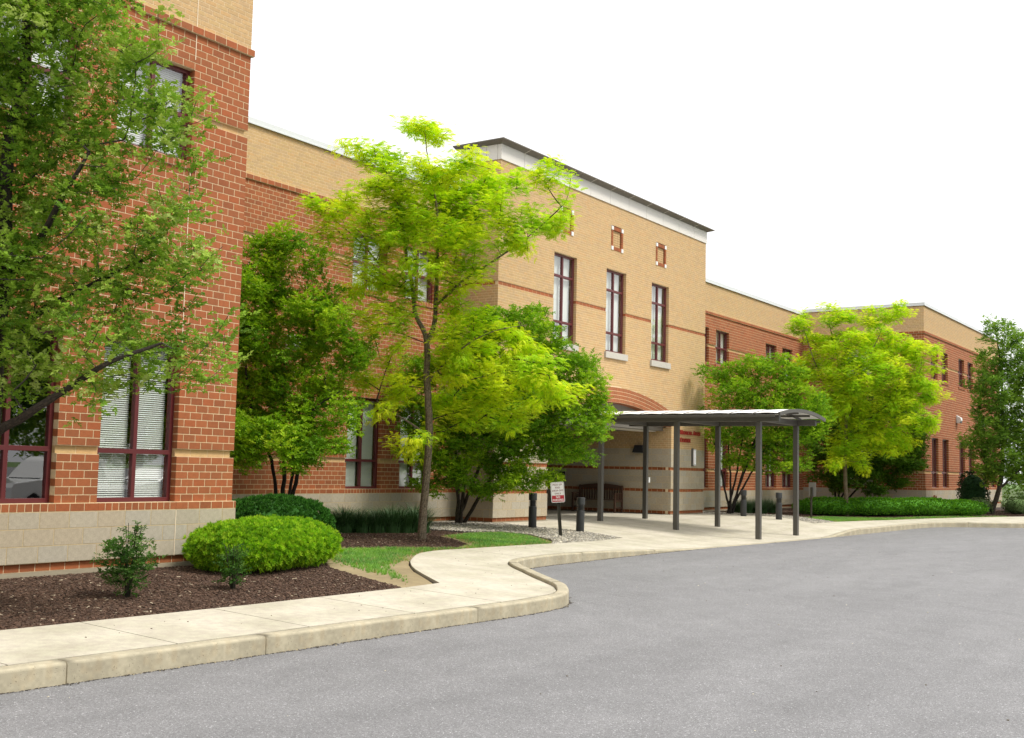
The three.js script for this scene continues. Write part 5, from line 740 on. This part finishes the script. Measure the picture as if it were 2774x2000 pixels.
// ---------------------------------------------------------------- what the window panes mirror: cars across the lot and trees behind them
function car(label, x, z, turn, col, suv) {
  const t = thing('parked_car', label, 'car', [x, RY + .002, z], turn, 'cars parked across the lot'), L = suv ? 4.6 : 4.7, hgt = suv ? 1.7 : 1.44, pm = new THREE.MeshPhysicalMaterial({ color: col, roughness: .35, clearcoat: 1, clearcoatRoughness: .08 }), gm = S(lin(.012, .016, .018), .06), tm = S(lin(.015, .015, .016), .85), rim = S(lin(.45, .45, .46), .3, { metalness: .8 });
  const body = new THREE.Shape(); const pts = [[-L / 2, .35], [-L / 2, .78], [-L / 2 + .08, .9], [-1.05, 1.02], [L / 2 - .15, suv ? 1.05 : 1.0], [L / 2, .85], [L / 2, .35], [1.78, .3], [1.7, .52], [1.42, .66], [1.14, .52], [1.06, .3], [-1.06, .3], [-1.14, .52], [-1.42, .66], [-1.7, .52], [-1.78, .3]]; pts.forEach((p, i) => i ? body.lineTo(...p) : body.moveTo(...p)); body.closePath();
  const ex = (s, d, b = .05) => new THREE.ExtrudeGeometry(s, { depth: d - 2 * b, bevelEnabled: true, bevelSize: b * .6, bevelThickness: b, bevelSegments: 2 }).translate(0, 0, -d / 2 + b).rotateY(-Math.PI / 2);
  mesh('body', ex(body, 1.8), pm, t);
  const cab = new THREE.Shape(); (suv ? [[-1.0, .98], [-.3, 1.58], [-.05, hgt], [1.75, hgt - .04], [2.15, 1.05]] : [[-1.0, .97], [-.1, 1.38], [.2, hgt], [1.05, hgt - .03], [1.85, 1.02]]).forEach((p, i) => i ? cab.lineTo(...p) : cab.moveTo(...p)); cab.closePath(); mesh('cabin', ex(cab, 1.5, .09), pm, t);
  const win = new THREE.Shape(); (suv ? [[-.78, 1.05], [-.2, 1.55], [1.6, 1.58], [1.9, 1.1]] : [[-.72, 1.0], [0, 1.33], [1.0, 1.35], [1.5, 1.05]]).forEach((p, i) => i ? win.lineTo(...p) : win.moveTo(...p)); win.closePath(); mesh('side_glass', ex(win, 1.53, .02), gm, t);
  const a = suv ? [-1.0, .99, -.12, 1.64] : [-.98, .98, -.02, 1.4], dx = a[2] - a[0], dy = a[3] - a[1]; mesh('windscreen', box(1.28, Math.hypot(dx, dy) * .86, .02), gm, t, [0, (a[1] + a[3]) / 2 + .012, (a[0] + a[2]) / 2 - .02], [Math.atan2(dx, dy), 0, 0]);
  for (const sx of [-1, 1]) for (const zz of [-1.42, 1.42]) { const w = mesh('wheel', new THREE.TorusGeometry(.24, .09, 10, 24).rotateY(Math.PI / 2).scale(1.1, 1, 1), tm, t, [sx * .78, .33, zz]); mesh('rim', cyl(.2, .2, .1, 18).translate(0, -.05, 0).rotateZ(Math.PI / 2), rim, w); }
  for (const sx of [-1, 1]) { mesh('headlight', rbox(.36, .14, .1, .03, sx * .62, .74, -L / 2 + .01), S(lin(.7, .7, .7), .15), t); mesh('mirror', rbox(.16, .12, .12, .03, sx * .93, 1.02, -.75), pm, t); mesh('tail_light', rbox(.24, .2, .06, .02, sx * .7, .85, L / 2), S(lin(.35, .02, .02), .3), t); }
  mesh('grille', box(.9, .16, .04, 0, .62, -L / 2 - .015), darkMat, t);
}
car('white sport utility car with its windscreen towards the near wing', 10.95, 20.58, 1.35, lin(.72, .72, .7), true); car('white saloon car parked beside the white utility car', 13.61, 18.45, 1.3, lin(.72, .72, .71), false); car('silver saloon car between the white saloon and the dark one', 19.5, 20.5, 1.3, lin(.42, .43, .44), false); car('dark blue utility car beyond the silver saloon', 24.6, 21, 1.3, lin(.03, .04, .07), true); car('second white utility car parked by the red saloon', 30, 21.5, 1.3, lin(.7, .7, .69), true); car('red saloon car at the end of the parked row', 35.4, 22, 1.3, lin(.32, .02, .02), false); car('grey saloon car standing apart behind the first utility car', 6.5, 26.5, 1.35, lin(.2, .2, .21), false);
{
  const r = rng(71); const b = V(14, RY, 44); const mk = (bb, s) => ({ name: 'shade_tree', seed: 701 + s, base: bb, spacing: .8, fill: 1.1, per: 26, spr: .9, back: .5, size: 2.8, leafGeos: smallLeaf, cols: GREEN_MID, clear: .6, bark: [.08, .065, .05], stems: [[{ p: bb, r: .25 }, { p: bb.clone().add(V(0, 2.5, 0)), r: .2 }, { p: bb.clone().add(V(.3, 6, .2)), r: .09 }]], blobs: [{ c: bb.clone().add(V(0, 5.4, 0)), r: 2.6 }, { c: bb.clone().add(V(1.3, 4.2, .4)), r: 1.9 }, { c: bb.clone().add(V(-1.5, 4.4, -.3)), r: 2.0 }, { c: bb.clone().add(V(.2, 7.3, .2)), r: 1.7 }, { c: bb.clone().add(V(1.1, 2.2, .2)), r: 1.5 }, { c: bb.clone().add(V(-1.2, 2.0, .2)), r: 1.5 }] });
  const src = tree({ ...mk(b, 0), label: 'broad green shade tree in the row across the parking lot', group: 'shade trees across the parking lot' });
  for (const [x, z, s] of Array.from({ length: 18 }, (_, i) => [-12 + i * 4.7 + r() * 1.2, 45 - i * .35 + r() * 3, 1.35 + r() * .3])) { const c = src.clone(); c.name = numbered('shade_tree'); c.position.set(x, RY, z); c.rotation.y = r() * 6; c.scale.setScalar(s); scene.add(c); }
}
renderer.render(scene, camera);
